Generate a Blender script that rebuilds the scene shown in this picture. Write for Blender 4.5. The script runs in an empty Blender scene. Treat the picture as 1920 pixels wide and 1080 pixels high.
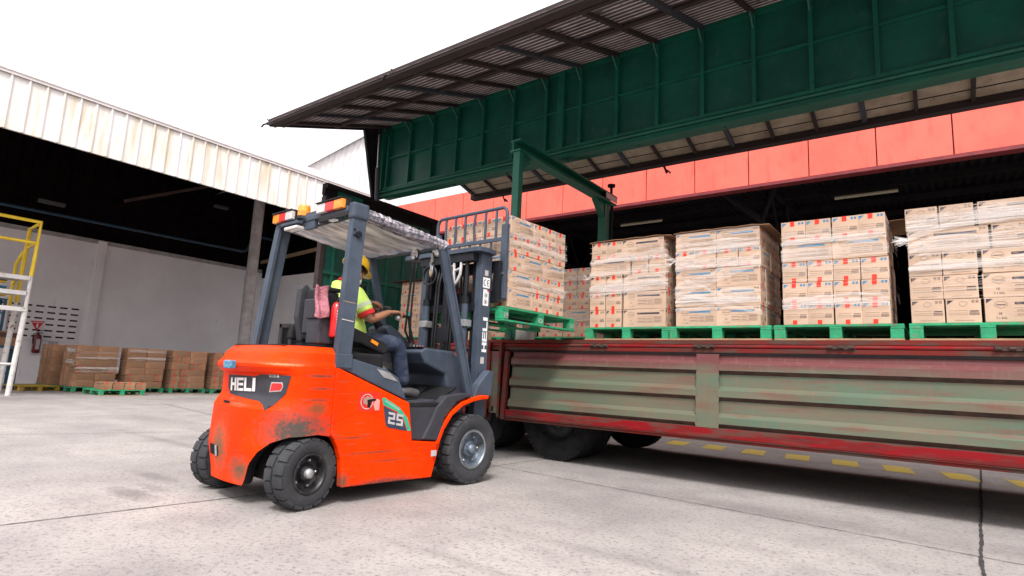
import bpy, bmesh, math, random
from mathutils import Vector, Matrix
random.seed(7)
PI = math.pi
S = bpy.context.scene
C = S.collection

# ---------------------------------------------------------------- camera
cd = bpy.data.cameras.new('camera'); cam = bpy.data.objects.new('camera', cd); C.objects.link(cam)
yaw, pit, rol = -.641859764, .150000746, .046726139
f = Vector((math.sin(yaw)*math.cos(pit), math.cos(yaw)*math.cos(pit), math.sin(pit)))
r0 = Vector((math.cos(yaw), -math.sin(yaw), 0)); u0 = r0.cross(f)
r = r0*math.cos(rol)+u0*math.sin(rol); u = -r0*math.sin(rol)+u0*math.cos(rol)
M = Matrix((r, u, -f)).transposed().to_4x4(); M.translation = (0, 0, 1)
cam.matrix_world = M
cd.sensor_width = 36; cd.lens = 1082/1920*36; cd.clip_end = 500; cd.clip_start = .05
S.camera = cam

# ---------------------------------------------------------------- world, sun, exposure
SUN_EL, SUN_AZ = math.radians(52), math.radians(145)   # azimuth of the sun, from +Y clockwise
W = bpy.data.worlds.new('World'); S.world = W; W.use_nodes = True
nt = W.node_tree; nt.nodes.clear()
wo = nt.nodes.new('ShaderNodeOutputWorld'); bg = nt.nodes.new('ShaderNodeBackground')
sk = nt.nodes.new('ShaderNodeTexSky'); sk.sky_type = 'NISHITA'; sk.sun_disc = False
sk.sun_elevation = SUN_EL; sk.sun_rotation = SUN_AZ; sk.air_density = 1; sk.dust_density = 4
hs = nt.nodes.new('ShaderNodeHueSaturation'); hs.inputs['Saturation'].default_value = .12
mx = nt.nodes.new('ShaderNodeMix'); mx.data_type = 'RGBA'; mx.inputs['Factor'].default_value = .6
mx.inputs['B'].default_value = (8.2, 7.9, 8.1, 1)      # even cloud cover
nt.links.new(sk.outputs[0], hs.inputs['Color']); nt.links.new(hs.outputs[0], mx.inputs['A'])
# overcast sky: brightest at the zenith, darkened near the horizon to deepen ground shadows
gtc = nt.nodes.new('ShaderNodeTexCoord'); gsp = nt.nodes.new('ShaderNodeSeparateXYZ'); nt.links.new(gtc.outputs['Generated'], gsp.inputs[0])
gmr = nt.nodes.new('ShaderNodeFloatCurve'); cv = gmr.mapping.curves[0]; cv.points[0].location = (0, .05); cv.points[1].location = (1, .95); cv.points.new(.12, .27); cv.points.new(.4, .62); gmr.mapping.update(); nt.links.new(gsp.outputs['Z'], gmr.inputs['Value'])
gvm = nt.nodes.new('ShaderNodeVectorMath'); gvm.operation = 'SCALE'; nt.links.new(mx.outputs['Result'], gvm.inputs[0]); gml = nt.nodes.new('ShaderNodeMath'); gml.operation = 'MULTIPLY'; gml.inputs[1].default_value = 1.5; nt.links.new(gmr.outputs[0], gml.inputs[0]); nt.links.new(gml.outputs[0], gvm.inputs['Scale'])
nt.links.new(gvm.outputs[0], bg.inputs['Color']); bg.inputs['Strength'].default_value = .13
nt.links.new(bg.outputs[0], wo.inputs['Surface'])
sl = bpy.data.lights.new('sun', 'SUN'); sl.energy = 1.5; sl.angle = math.radians(11); sl.color = (1, .96, .92)
so = bpy.data.objects.new('sun', sl); C.objects.link(so)
sd = Vector((math.sin(SUN_AZ)*math.cos(SUN_EL), math.cos(SUN_AZ)*math.cos(SUN_EL), math.sin(SUN_EL)))
so.rotation_euler = sd.to_track_quat('Z', 'Y').to_euler()
S.view_settings.view_transform = 'Standard'; S.view_settings.look = 'None'
S.view_settings.exposure = 1.08; S.view_settings.gamma = 1
S.render.engine = 'CYCLES'; S.cycles.max_bounces = 8; S.cycles.diffuse_bounces = 2; S.cycles.transparent_max_bounces = 24

# ---------------------------------------------------------------- materials
def mat(name, col, rough=.6, metal=0., col2=None, scale=4., amt=(.4, .6), stretch=(1, 1, 1), bump=0., bscale=40.,
        dirt=None, dscale=9., damt=(.62, .72), dstretch=(1, 1, 1), rnd=0., detail=6, coat=0., spec=.5):
    m = bpy.data.materials.new(name); m.use_nodes = True
    n = m.node_tree.nodes; L = m.node_tree.links; b = n['Principled BSDF']
    b.inputs['Roughness'].default_value = rough; b.inputs['Metallic'].default_value = metal
    b.inputs['Coat Weight'].default_value = coat; b.inputs['Specular IOR Level'].default_value = spec
    tc = n.new('ShaderNodeTexCoord')
    def noise(sc, st, am, det=6):
        mp = n.new('ShaderNodeMapping'); mp.inputs['Scale'].default_value = st
        L.new(tc.outputs['Object'], mp.inputs['Vector'])
        t = n.new('ShaderNodeTexNoise'); t.inputs['Scale'].default_value = sc; t.inputs['Detail'].default_value = det
        t.inputs['Roughness'].default_value = .62
        L.new(mp.outputs[0], t.inputs['Vector'])
        mr = n.new('ShaderNodeMapRange'); mr.inputs['From Min'].default_value = am[0]; mr.inputs['From Max'].default_value = am[1]
        L.new(t.outputs['Fac'], mr.inputs['Value']); return mr.outputs['Result'], t.outputs['Fac']
    def mix(fac, a, bb):
        x = n.new('ShaderNodeMix'); x.data_type = 'RGBA'; L.new(fac, x.inputs['Factor'])
        for k, v in (('A', a), ('B', bb)):
            if isinstance(v, tuple): x.inputs[k].default_value = (*v, 1)
            else: L.new(v, x.inputs[k])
        return x.outputs['Result']
    if col2 is None: col2 = tuple(c*.82 for c in col)
    fac, raw = noise(scale, stretch, amt, detail)
    out = mix(fac, col, col2)
    if dirt:
        df, _ = noise(dscale, dstretch, damt); out = mix(df, out, dirt)
    if rnd:
        oi = n.new('ShaderNodeObjectInfo'); h = n.new('ShaderNodeHueSaturation')
        mr = n.new('ShaderNodeMapRange'); mr.inputs['To Min'].default_value = 1-rnd; mr.inputs['To Max'].default_value = 1+rnd
        L.new(oi.outputs['Random'], mr.inputs['Value']); L.new(mr.outputs[0], h.inputs['Value'])
        L.new(out, h.inputs['Color']); out = h.outputs[0]
    L.new(out, b.inputs['Base Color'])
    if bump:
        t = n.new('ShaderNodeTexNoise'); t.inputs['Scale'].default_value = bscale; t.inputs['Detail'].default_value = 4
        L.new(tc.outputs['Object'], t.inputs['Vector'])
        bp = n.new('ShaderNodeBump'); bp.inputs['Strength'].default_value = bump; bp.inputs['Distance'].default_value = .02
        L.new(t.outputs['Fac'], bp.inputs['Height']); L.new(bp.outputs[0], b.inputs['Normal'])
    m['out'] = 1
    return m

def film_mat(name, col, alpha, rough=.25, sc=(3, 3, 60), lo=.0):
    m = bpy.data.materials.new(name); m.use_nodes = True
    n = m.node_tree.nodes; L = m.node_tree.links; b = n['Principled BSDF']
    b.inputs['Base Color'].default_value = (*col, 1); b.inputs['Roughness'].default_value = rough
    tc = n.new('ShaderNodeTexCoord'); mp = n.new('ShaderNodeMapping'); mp.inputs['Scale'].default_value = sc
    L.new(tc.outputs['Object'], mp.inputs['Vector'])
    t = n.new('ShaderNodeTexNoise'); t.inputs['Scale'].default_value = 1; t.inputs['Detail'].default_value = 5
    L.new(mp.outputs[0], t.inputs['Vector'])
    mr = n.new('ShaderNodeMapRange'); mr.inputs['From Min'].default_value = .38; mr.inputs['From Max'].default_value = .64
    mr.inputs['To Min'].default_value = lo; mr.inputs['To Max'].default_value = alpha
    L.new(t.outputs['Fac'], mr.inputs['Value']); L.new(mr.outputs[0], b.inputs['Alpha'])
    bp = n.new('ShaderNodeBump'); bp.inputs['Strength'].default_value = .5; bp.inputs['Distance'].default_value = .01
    L.new(t.outputs['Fac'], bp.inputs['Height']); L.new(bp.outputs[0], b.inputs['Normal'])
    return m

# machine paint
ORANGE = mat('orange_paint', (.90, .044, .0), .5, 0, (.78, .034, .0), 3, dirt=(.24, .07, .03), dscale=5, damt=(.60, .72), dstretch=(1.2, 1, 9), spec=.09)
def add_patch(m, spots, col, edge=.35):
    """worn or dirty places with their own fixed outline: ellipsoids in object space broken up by noise"""
    n = m.node_tree.nodes; L = m.node_tree.links; b = n['Principled BSDF']
    src = b.inputs['Base Color'].links[0].from_socket
    tc = n.new('ShaderNodeTexCoord')
    t = n.new('ShaderNodeTexNoise'); t.inputs['Scale'].default_value = 34; t.inputs['Detail'].default_value = 10; t.inputs['Roughness'].default_value = .75
    L.new(tc.outputs['Object'], t.inputs['Vector'])
    for c, s, cl in spots:
        mp = n.new('ShaderNodeVectorMath'); mp.operation = 'SUBTRACT'; L.new(tc.outputs['Object'], mp.inputs[0]); mp.inputs[1].default_value = c
        dv = n.new('ShaderNodeVectorMath'); dv.operation = 'DIVIDE'; L.new(mp.outputs[0], dv.inputs[0]); dv.inputs[1].default_value = s
        ln = n.new('ShaderNodeVectorMath'); ln.operation = 'LENGTH'; L.new(dv.outputs[0], ln.inputs[0])
        ad = n.new('ShaderNodeMath'); ad.operation = 'MULTIPLY_ADD'; L.new(t.outputs['Fac'], ad.inputs[0]); ad.inputs[1].default_value = 1.9
        L.new(ln.outputs['Value'], ad.inputs[2])
        mr = n.new('ShaderNodeMapRange'); mr.inputs['From Min'].default_value = 1.98; mr.inputs['From Max'].default_value = 1.2
        L.new(ad.outputs[0], mr.inputs['Value'])
        x = n.new('ShaderNodeMix'); x.data_type = 'RGBA'; L.new(mr.outputs[0], x.inputs['Factor']); L.new(src, x.inputs['A'])
        x.inputs['B'].default_value = (*(cl or col), 1); src = x.outputs['Result']
    L.new(src, b.inputs['Base Color'])
add_patch(ORANGE, [((-1.76, -.60, .54), (.30, .34, .20), (.085, .068, .058)), ((-2.0, .1, .38), (.14, .18, .24), (.17, .10, .055)),
                   ((-1.0, -.62, .11), (.44, .1, .06), (.10, .05, .04)), ((-1.1, -.62, .36), (.4, .1, .012), (.3, .05, .02)), ((-.95, -.62, .29), (.3, .1, .01), (.3, .05, .02)), ((-1.3, -.62, .48), (.2, .1, .012), (.28, .05, .02)), ((-1.85, -.50, 1.0), (.2, .2, .012), (.5, .2, .1)), ((-1.62, -.62, .70), (.1, .1, .06), (.28, .07, .03)), ((-2.0, -.1, .70), (.12, .2, .02), (.25, .1, .05)), ((-1.98, -.22, .24), (.14, .18, .13), (.14, .09, .055)),
                   ((-1.62, -.62, .93), (.16, .1, .015), (.20, .05, .03)), ((-1.60, -.62, .84), (.13, .1, .012), (.25, .05, .03)), ((-1.64, -.62, .76), (.14, .1, .012), (.3, .05, .03)), ((-1.36, -.62, .16), (.06, .1, .08), (.2, .07, .04))], (.1, .1, .1))
STEEL = mat('slate_blue_paint', (.062, .080, .112), .45, 0, (.048, .063, .088), 5, dirt=(.04, .045, .05), dscale=7, damt=(.64, .7), dstretch=(1, 1, .4), spec=.3)
STEELD = mat('dark_mast_steel', (.014, .016, .022), .5, .1, (.008, .009, .012), 8, spec=.3)
BLACK = mat('black_plastic', (.010, .010, .012), .55, 0, (.016, .016, .018), 9, bump=.15, bscale=180, spec=.3)
BLACKG = mat('dark_grey_panel', (.045, .045, .054), .6, 0, (.036, .036, .044), 6, bump=.1, bscale=150, spec=.25)
RUBBER = mat('tyre_rubber', (.026, .027, .031), .85, 0, (.048, .048, .052), 7, amt=(.45, .7), bump=.25, bscale=60)
RUBBERD = mat('truck_tyre_rubber', (.010, .010, .011), .95, 0, (.020, .020, .020), 7, spec=.2, bump=.25, bscale=60)
RIM = mat('rim_steel_blue', (.15, .19, .24), .45, .3, (.09, .11, .14), 12, dirt=(.04, .035, .03), dscale=10, damt=(.55, .7))
RIMD = mat('rim_dark', (.035, .035, .04), .45, .4, (.02, .02, .02), 12, dirt=(.12, .1, .09), dscale=20, damt=(.58, .7))
CHROME = mat('bright_metal', (.55, .55, .55), .28, .9, (.4, .4, .4), 10)
GREYM = mat('galvanised_metal', (.42, .43, .44), .45, .5, (.3, .3, .3), 10)
WHITE = mat('white_lettering', (.8, .8, .8), .5, 0, (.74, .74, .74), 10)
SILVER = mat('silver_lettering', (.5, .46, .45), .5, 0, (.42, .4, .4), 10)
REDP = mat('red_reflector', (.75, .02, .02), .25, 0, (.6, .015, .015), 10, coat=.4)
REDE = mat('extinguisher_red', (.72, .012, .014), .3, 0, (.6, .01, .01), 10, coat=.5)
AMBER = mat('amber_lens', (.9, .3, .01), .25, 0, (.8, .22, .01), 20, coat=.5)
LENSW = mat('clear_lens', (.62, .58, .58), .25, 0, (.5, .5, .5), 30, coat=.5)
GREENB = mat('badge_green', (.02, .42, .24), .45, 0, (.02, .36, .2), 10)
NAVY = mat('badge_navy', (.03, .05, .09), .45, 0, (.025, .04, .07), 10)
PINK = mat('pink_cloth', (.52, .2, .24), .9, 0, (.36, .13, .16), 25, bump=.6, bscale=60)
SPONGE = mat('blue_sponge', (.13, .32, .48), .95, 0, (.07, .2, .33), 40, amt=(.45, .55), bump=.8, bscale=120)
FILM = film_mat('plastic_wrap', (.88, .85, .87), .95, .3, (2.5, 14, 4), .35)
FILMP = film_mat('wrinkled_plastic', (.50, .45, .49), .9, .12, (5, 50, 50), .12)
STREAK = film_mat('stretch_film', (.86, .80, .76), .44, .3, (2.5, 2.5, 18), .08)
STREAKL = film_mat('stretch_film_thin', (.86, .80, .76), .40, .28, (1.2, 1.2, 75), .06)
# truck
TGREEN = mat('green_truck_paint', (.002, .094, .066), .5, 0, (.0015, .056, .042), 1.3, amt=(.35, .65), dirt=(.02, .085, .066), dscale=7, damt=(.56, .70), dstretch=(1, 1, .6), bump=.35, bscale=5)
TGREENB = mat('green_frame_paint', (.002, .105, .066), .5, 0, (.002, .08, .052), 3, dirt=(.01, .045, .03), dscale=10, damt=(.62, .72))
TDARK = mat('truck_black', (.007, .006, .008), .8, 0, (.012, .010, .010), 5, spec=.2)
TBROWN = mat('rusty_dark_rail', (.035, .02, .021), .8, 0, (.018, .012, .012), 5, stretch=(.5, 3, 3))
TBLUE = mat('navy_rib', (.03, .04, .065), .6, 0, (.04, .035, .04), 4)
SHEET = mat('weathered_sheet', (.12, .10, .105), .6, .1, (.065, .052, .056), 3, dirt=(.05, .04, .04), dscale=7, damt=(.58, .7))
SHEET_LIT = mat('sheet_crest_painted_light', (.52, .46, .46), .5, .1, (.34, .29, .30), 3, dirt=(.06, .05, .05), dscale=7, damt=(.58, .7))  # lighter copy of the weathered sheet, painting light onto the corrugations
BOARD = mat('beige_lining', (.42, .35, .27), .8, 0, (.32, .26, .20), 4, dirt=(.09, .07, .05), dscale=14, damt=(.64, .7))
REDR = mat('red_rail_paint', (.15, .018, .014), .65, 0, (.085, .03, .024), 3.5, spec=.15, amt=(.42, .6), stretch=(.5, 3, 3), dirt=(.08, .052, .04), dscale=7, damt=(.50, .64), dstretch=(.5, 3, 3), bump=.1, bscale=60)
REDB = mat('bright_red_rail', (.21, .006, .009), .6, 0, (.11, .014, .014), 3, spec=.15, amt=(.45, .62), stretch=(.6, 2, 4), dirt=(.10, .045, .035), dscale=6, damt=(.49, .64), dstretch=(.5, 2, 3))
RUST_AND_SHADE = mat('rust_and_shade_brown', (.04, .024, .018), .9, 0, (.075, .04, .028), 8)  # rust on hinges and brace; also paints shade under the gate ridges
def gate_material():
    m = mat('faded_green_red_paint', (.078, .118, .076), .6, 0, (.125, .108, .068), 1.7, amt=(.38, .62), stretch=(.6, 2, 2.5),
            dirt=(.14, .062, .042), dscale=3.2, damt=(.50, .70), dstretch=(.5, 2, 4), bump=.06, bscale=30)
    n = m.node_tree.nodes; L = m.node_tree.links; b = n['Principled BSDF']; src = b.inputs['Base Color'].links[0].from_socket
    tc = n.new('ShaderNodeTexCoord'); sp = n.new('ShaderNodeSeparateXYZ'); L.new(tc.outputs['Object'], sp.inputs[0])
    t = n.new('ShaderNodeTexNoise'); t.inputs['Scale'].default_value = 2.2; t.inputs['Detail'].default_value = 7
    mp = n.new('ShaderNodeMapping'); mp.inputs['Scale'].default_value = (1, 1, 3); L.new(tc.outputs['Object'], mp.inputs[0]); L.new(mp.outputs[0], t.inputs['Vector'])
    def band(lo, hi, col, src, w=.22):   # red paint left along the top and bottom edges
        a = n.new('ShaderNodeMath'); a.operation = 'MULTIPLY_ADD'; L.new(t.outputs['Fac'], a.inputs[0]); a.inputs[1].default_value = w
        L.new(sp.outputs['Z'], a.inputs[2])
        mr = n.new('ShaderNodeMapRange'); mr.inputs['From Min'].default_value = lo; mr.inputs['From Max'].default_value = hi
        L.new(a.outputs[0], mr.inputs['Value'])
        x = n.new('ShaderNodeMix'); x.data_type = 'RGBA'; L.new(mr.outputs[0], x.inputs['Factor']); L.new(src, x.inputs['A']); x.inputs['B'].default_value = (*col, 1)
        return x.outputs['Result']
    src = band(1.22, 1.33, (.13, .032, .033), src)
    
    t2 = n.new('ShaderNodeTexNoise'); t2.inputs['Scale'].default_value = 1; t2.inputs['Detail'].default_value = 6
    mp2 = n.new('ShaderNodeMapping'); mp2.inputs['Scale'].default_value = (30, 30, 1.2); L.new(tc.outputs['Object'], mp2.inputs[0]); L.new(mp2.outputs[0], t2.inputs['Vector'])
    mr2 = n.new('ShaderNodeMapRange'); mr2.inputs['From Min'].default_value = .55; mr2.inputs['From Max'].default_value = .75; mr2.inputs['To Max'].default_value = .6
    L.new(t2.outputs['Fac'], mr2.inputs['Value'])
    x = n.new('ShaderNodeMix'); x.data_type = 'RGBA'; L.new(mr2.outputs[0], x.inputs['Factor']); L.new(src, x.inputs['A']); x.inputs['B'].default_value = (.16, .10, .07, 1)
    L.new(x.outputs['Result'], b.inputs['Base Color']); return m
GATE = gate_material()
# cartons and pallets
CARD = mat('cardboard', (.56, .395, .285), .85, 0, (.48, .335, .24), 3, rnd=.07, bump=.04, bscale=30)
CARDD = mat('old_cardboard', (.38, .20, .11), .85, 0, (.29, .15, .08), 3, rnd=.16)
TAPE = mat('red_tape', (.82, .035, .012), .35, 0, (.72, .03, .012), 20)
INK = mat('dark_print', (.035, .03, .05), .7, 0, (.05, .045, .06), 60)
INKG = mat('grey_print', (.20, .14, .11), .8, 0, (.30, .21, .15), 90)
INKB = mat('blue_print', (.05, .19, .38), .6, 0, (.04, .22, .36), 20)
PGREEN = mat('green_pallet_paint', (.018, .34, .15), .75, 0, (.014, .24, .11), 9, dirt=(.13, .15, .09), dscale=14, damt=(.53, .66), rnd=.1, bump=.2, bscale=40)
PWOOD = mat('bare_wood', (.38, .27, .16), .85, 0, (.26, .18, .10), 9, stretch=(1, 8, 8))
PYEL = mat('yellow_pallet_paint', (.42, .28, .03), .7, 0, (.3, .2, .03), 9)
# buildings
WALLW = mat('painted_render', (.86, .83, .84), .85, 0, (.80, .76, .78), .8, dirt=(.55, .50, .51), dscale=1.7, damt=(.66, .8), dstretch=(3, 3, .6), bump=.05, bscale=6)
CLAD = mat('dirty_white_sheet', (.80, .77, .76), .5, 0, (.72, .68, .63), 1.3, amt=(.4, .6), stretch=(3, 3, .35), dirt=(.60, .51, .35), dscale=2.4, damt=(.47, .70), dstretch=(2, 2, .25))
CLADW = mat('white_trim', (.84, .80, .80), .5, 0, (.76, .72, .71), 3)
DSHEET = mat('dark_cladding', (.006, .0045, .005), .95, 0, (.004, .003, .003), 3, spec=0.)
FASC = mat('red_fascia_paint', (.84, .155, .112), .5, 0, (.78, .13, .095), 1.2, spec=.25, dirt=(.58, .075, .055), dscale=2.0, damt=(.54, .8), dstretch=(2.5, 2.5, .5))
FASCD = mat('dark_red_trim', (.22, .02, .025), .6, 0, (.16, .015, .02), 4)
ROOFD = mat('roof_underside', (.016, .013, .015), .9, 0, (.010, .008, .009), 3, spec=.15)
TUBE = mat('unlit_fluorescent', (.45, .40, .28), .5, 0, (.4, .36, .26), 8)
CONCRC = mat('concrete_column', (.42, .40, .39), .85, 0, (.32, .30, .29), 3, dirt=(.2, .18, .17), dscale=4, damt=(.6, .75), dstretch=(3, 3, .4))
PIPEB = mat('blue_pipe', (.02, .06, .10), .5, 0, (.02, .05, .08), 8)
YEL = mat('yellow_rail_paint', (.80, .56, .02), .45, 0, (.7, .46, .02), 6, dirt=(.2, .13, .04), dscale=12, damt=(.66, .72))
WPAINT = mat('chipped_white_paint', (.68, .66, .64), .6, 0, (.58, .55, .52), 8, dirt=(.28, .17, .1), dscale=9, damt=(.6, .68))
BLUEP = mat('blue_table_paint', (.015, .085, .15), .5, 0, (.012, .07, .13), 8)
JOINT = mat('joint_dirt', (.025, .02, .022), .95, 0, (.04, .035, .035), 12)
GLASSD = mat('dark_glass', (.012, .012, .018), .12, 0, (.02, .02, .025), 3)
YMARK = mat('worn_yellow_marking', (.60, .44, .05), .8, 0, (.50, .38, .09), 6, dirt=(.36, .33, .3), dscale=7, damt=(.56, .66), dstretch=(1, 4, 1))
# person
SKIN = mat('skin', (.36, .17, .095), .5, 0, (.31, .14, .075), 12)
SHIRT = mat('lime_shirt', (.66, .90, .20), .85, 0, (.58, .82, .15), 6, bump=.8, bscale=11)
CUFF = mat('red_cuff', (.65, .02, .02), .85)
REFL = mat('reflective_band', (.55, .66, .45), .5, 0, (.5, .6, .4), 20)
JEANS = mat('denim', (.018, .028, .058), .9, 0, (.075, .095, .14), 6, amt=(.52, .72), bump=.9, bscale=16)
HAIR = mat('black_hair', (.012, .01, .01), .6)
HELM = mat('yellow_helmet', (.82, .50, .01), .3, 0, (.75, .44, .01), 5, coat=.4)
SHOE = mat('grey_shoe', (.10, .09, .095), .6, 0, (.06, .055, .06), 14, bump=.3, bscale=30)
EYEW = mat('eye_white', (.7, .68, .65), .3)

def ground_material():
    m = bpy.data.materials.new('concrete_yard'); m.use_nodes = True
    n = m.node_tree.nodes; L = m.node_tree.links; b = n['Principled BSDF']; b.inputs['Roughness'].default_value = .9
    tc = n.new('ShaderNodeTexCoord')
    def nz(sc, det=6, ro=.6, st=(1, 1, 1)):
        mp = n.new('ShaderNodeMapping'); mp.inputs['Scale'].default_value = st; L.new(tc.outputs['Object'], mp.inputs[0])
        t = n.new('ShaderNodeTexNoise'); t.inputs['Scale'].default_value = sc; t.inputs['Detail'].default_value = det; t.inputs['Roughness'].default_value = ro
        L.new(mp.outputs[0], t.inputs['Vector']); return t.outputs['Fac']
    def rng(v, a, bb, c=0, d=1):
        mr = n.new('ShaderNodeMapRange'); L.new(v, mr.inputs['Value'])
        for k, x in zip(('From Min', 'From Max', 'To Min', 'To Max'), (a, bb, c, d)): mr.inputs[k].default_value = x
        return mr.outputs[0]
    def mix(fac, a, bb):
        x = n.new('ShaderNodeMix'); x.data_type = 'RGBA'; L.new(fac, x.inputs['Factor'])
        for k, v in (('A', a), ('B', bb)):
            if isinstance(v, tuple): x.inputs[k].default_value = (*v, 1)
            else: L.new(v, x.inputs[k])
        return x.outputs['Result']
    c = mix(rng(nz(.55), .35, .68), (.345, .315, .295), (.225, .206, .200))
    c = mix(rng(nz(2.2, 8, .75), .48, .68, 0, .65), c, (.215, .19, .186))
    c = mix(rng(nz(30, 5, .8), .52, .62, 0, .9), c, (.135, .115, .108))          # coarse aggregate
    c = mix(rng(nz(75, 3, .7), .55, .66, 0, .5), c, (.42, .385, .37))
    c = mix(rng(nz(21, 5, .7, (1, .6, 1)), .70, .735, 0, .8), c, (.055, .045, .043))   # pits and chips
    vo = n.new('ShaderNodeTexVoronoi'); vo.inputs['Scale'].default_value = 3.1; L.new(tc.outputs['Object'], vo.inputs['Vector'])
    c = mix(rng(vo.outputs['Distance'], .028, .012, 0, .7), c, (.09, .08, .075))
    # oil stains where the machines stop
    def stain(cx, cy, sx, sy, k, c):
        mp = n.new('ShaderNodeVectorMath'); mp.operation = 'SUBTRACT'; L.new(tc.outputs['Object'], mp.inputs[0]); mp.inputs[1].default_value = (cx, cy, 0)
        dv = n.new('ShaderNodeVectorMath'); dv.operation = 'DIVIDE'; L.new(mp.outputs[0], dv.inputs[0]); dv.inputs[1].default_value = (sx, sy, 1)
        ln = n.new('ShaderNodeVectorMath'); ln.operation = 'LENGTH'; L.new(dv.outputs[0], ln.inputs[0])
        a = n.new('ShaderNodeMath'); a.operation = 'MULTIPLY_ADD'; L.new(nz(6, 6), a.inputs[0]); a.inputs[1].default_value = 1.2; L.new(ln.outputs['Value'], a.inputs[2])
        return mix(rng(a.outputs[0], 1.6, .9, 0, k), c, (.11, .095, .093))
    for s in ((-1.2, 3.2, 1.6, .10, .30), (-1.6, 2.5, 1.9, .08, .28), (-7.5, 3.4, 2.2, .12, .35), (-10.5, 4.4, 1.8, .5, .3), (.2, 2.9, .5, .35, .3), (-3.1, 1.3, .5, .3, .22), (-1.0, 5.2, 2.2, .35, .4), (-4.9, 1.95, .42, .14, .6), (-5.5, 2.35, .5, .12, .55), (-5.0, 2.15, .3, .09, .4), (-16.5, 3.2, 1.2, 1.6, .4), (-2.2, 4.2, .9, .5, .22)):
        c = stain(*s, c)
    L.new(c, b.inputs['Base Color'])
    bp = n.new('ShaderNodeBump'); bp.inputs['Strength'].default_value = .35; bp.inputs['Distance'].default_value = .012
    L.new(nz(60, 5, .7), bp.inputs['Height']); L.new(bp.outputs[0], b.inputs['Normal'])
    return m
CONC = ground_material()

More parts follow.
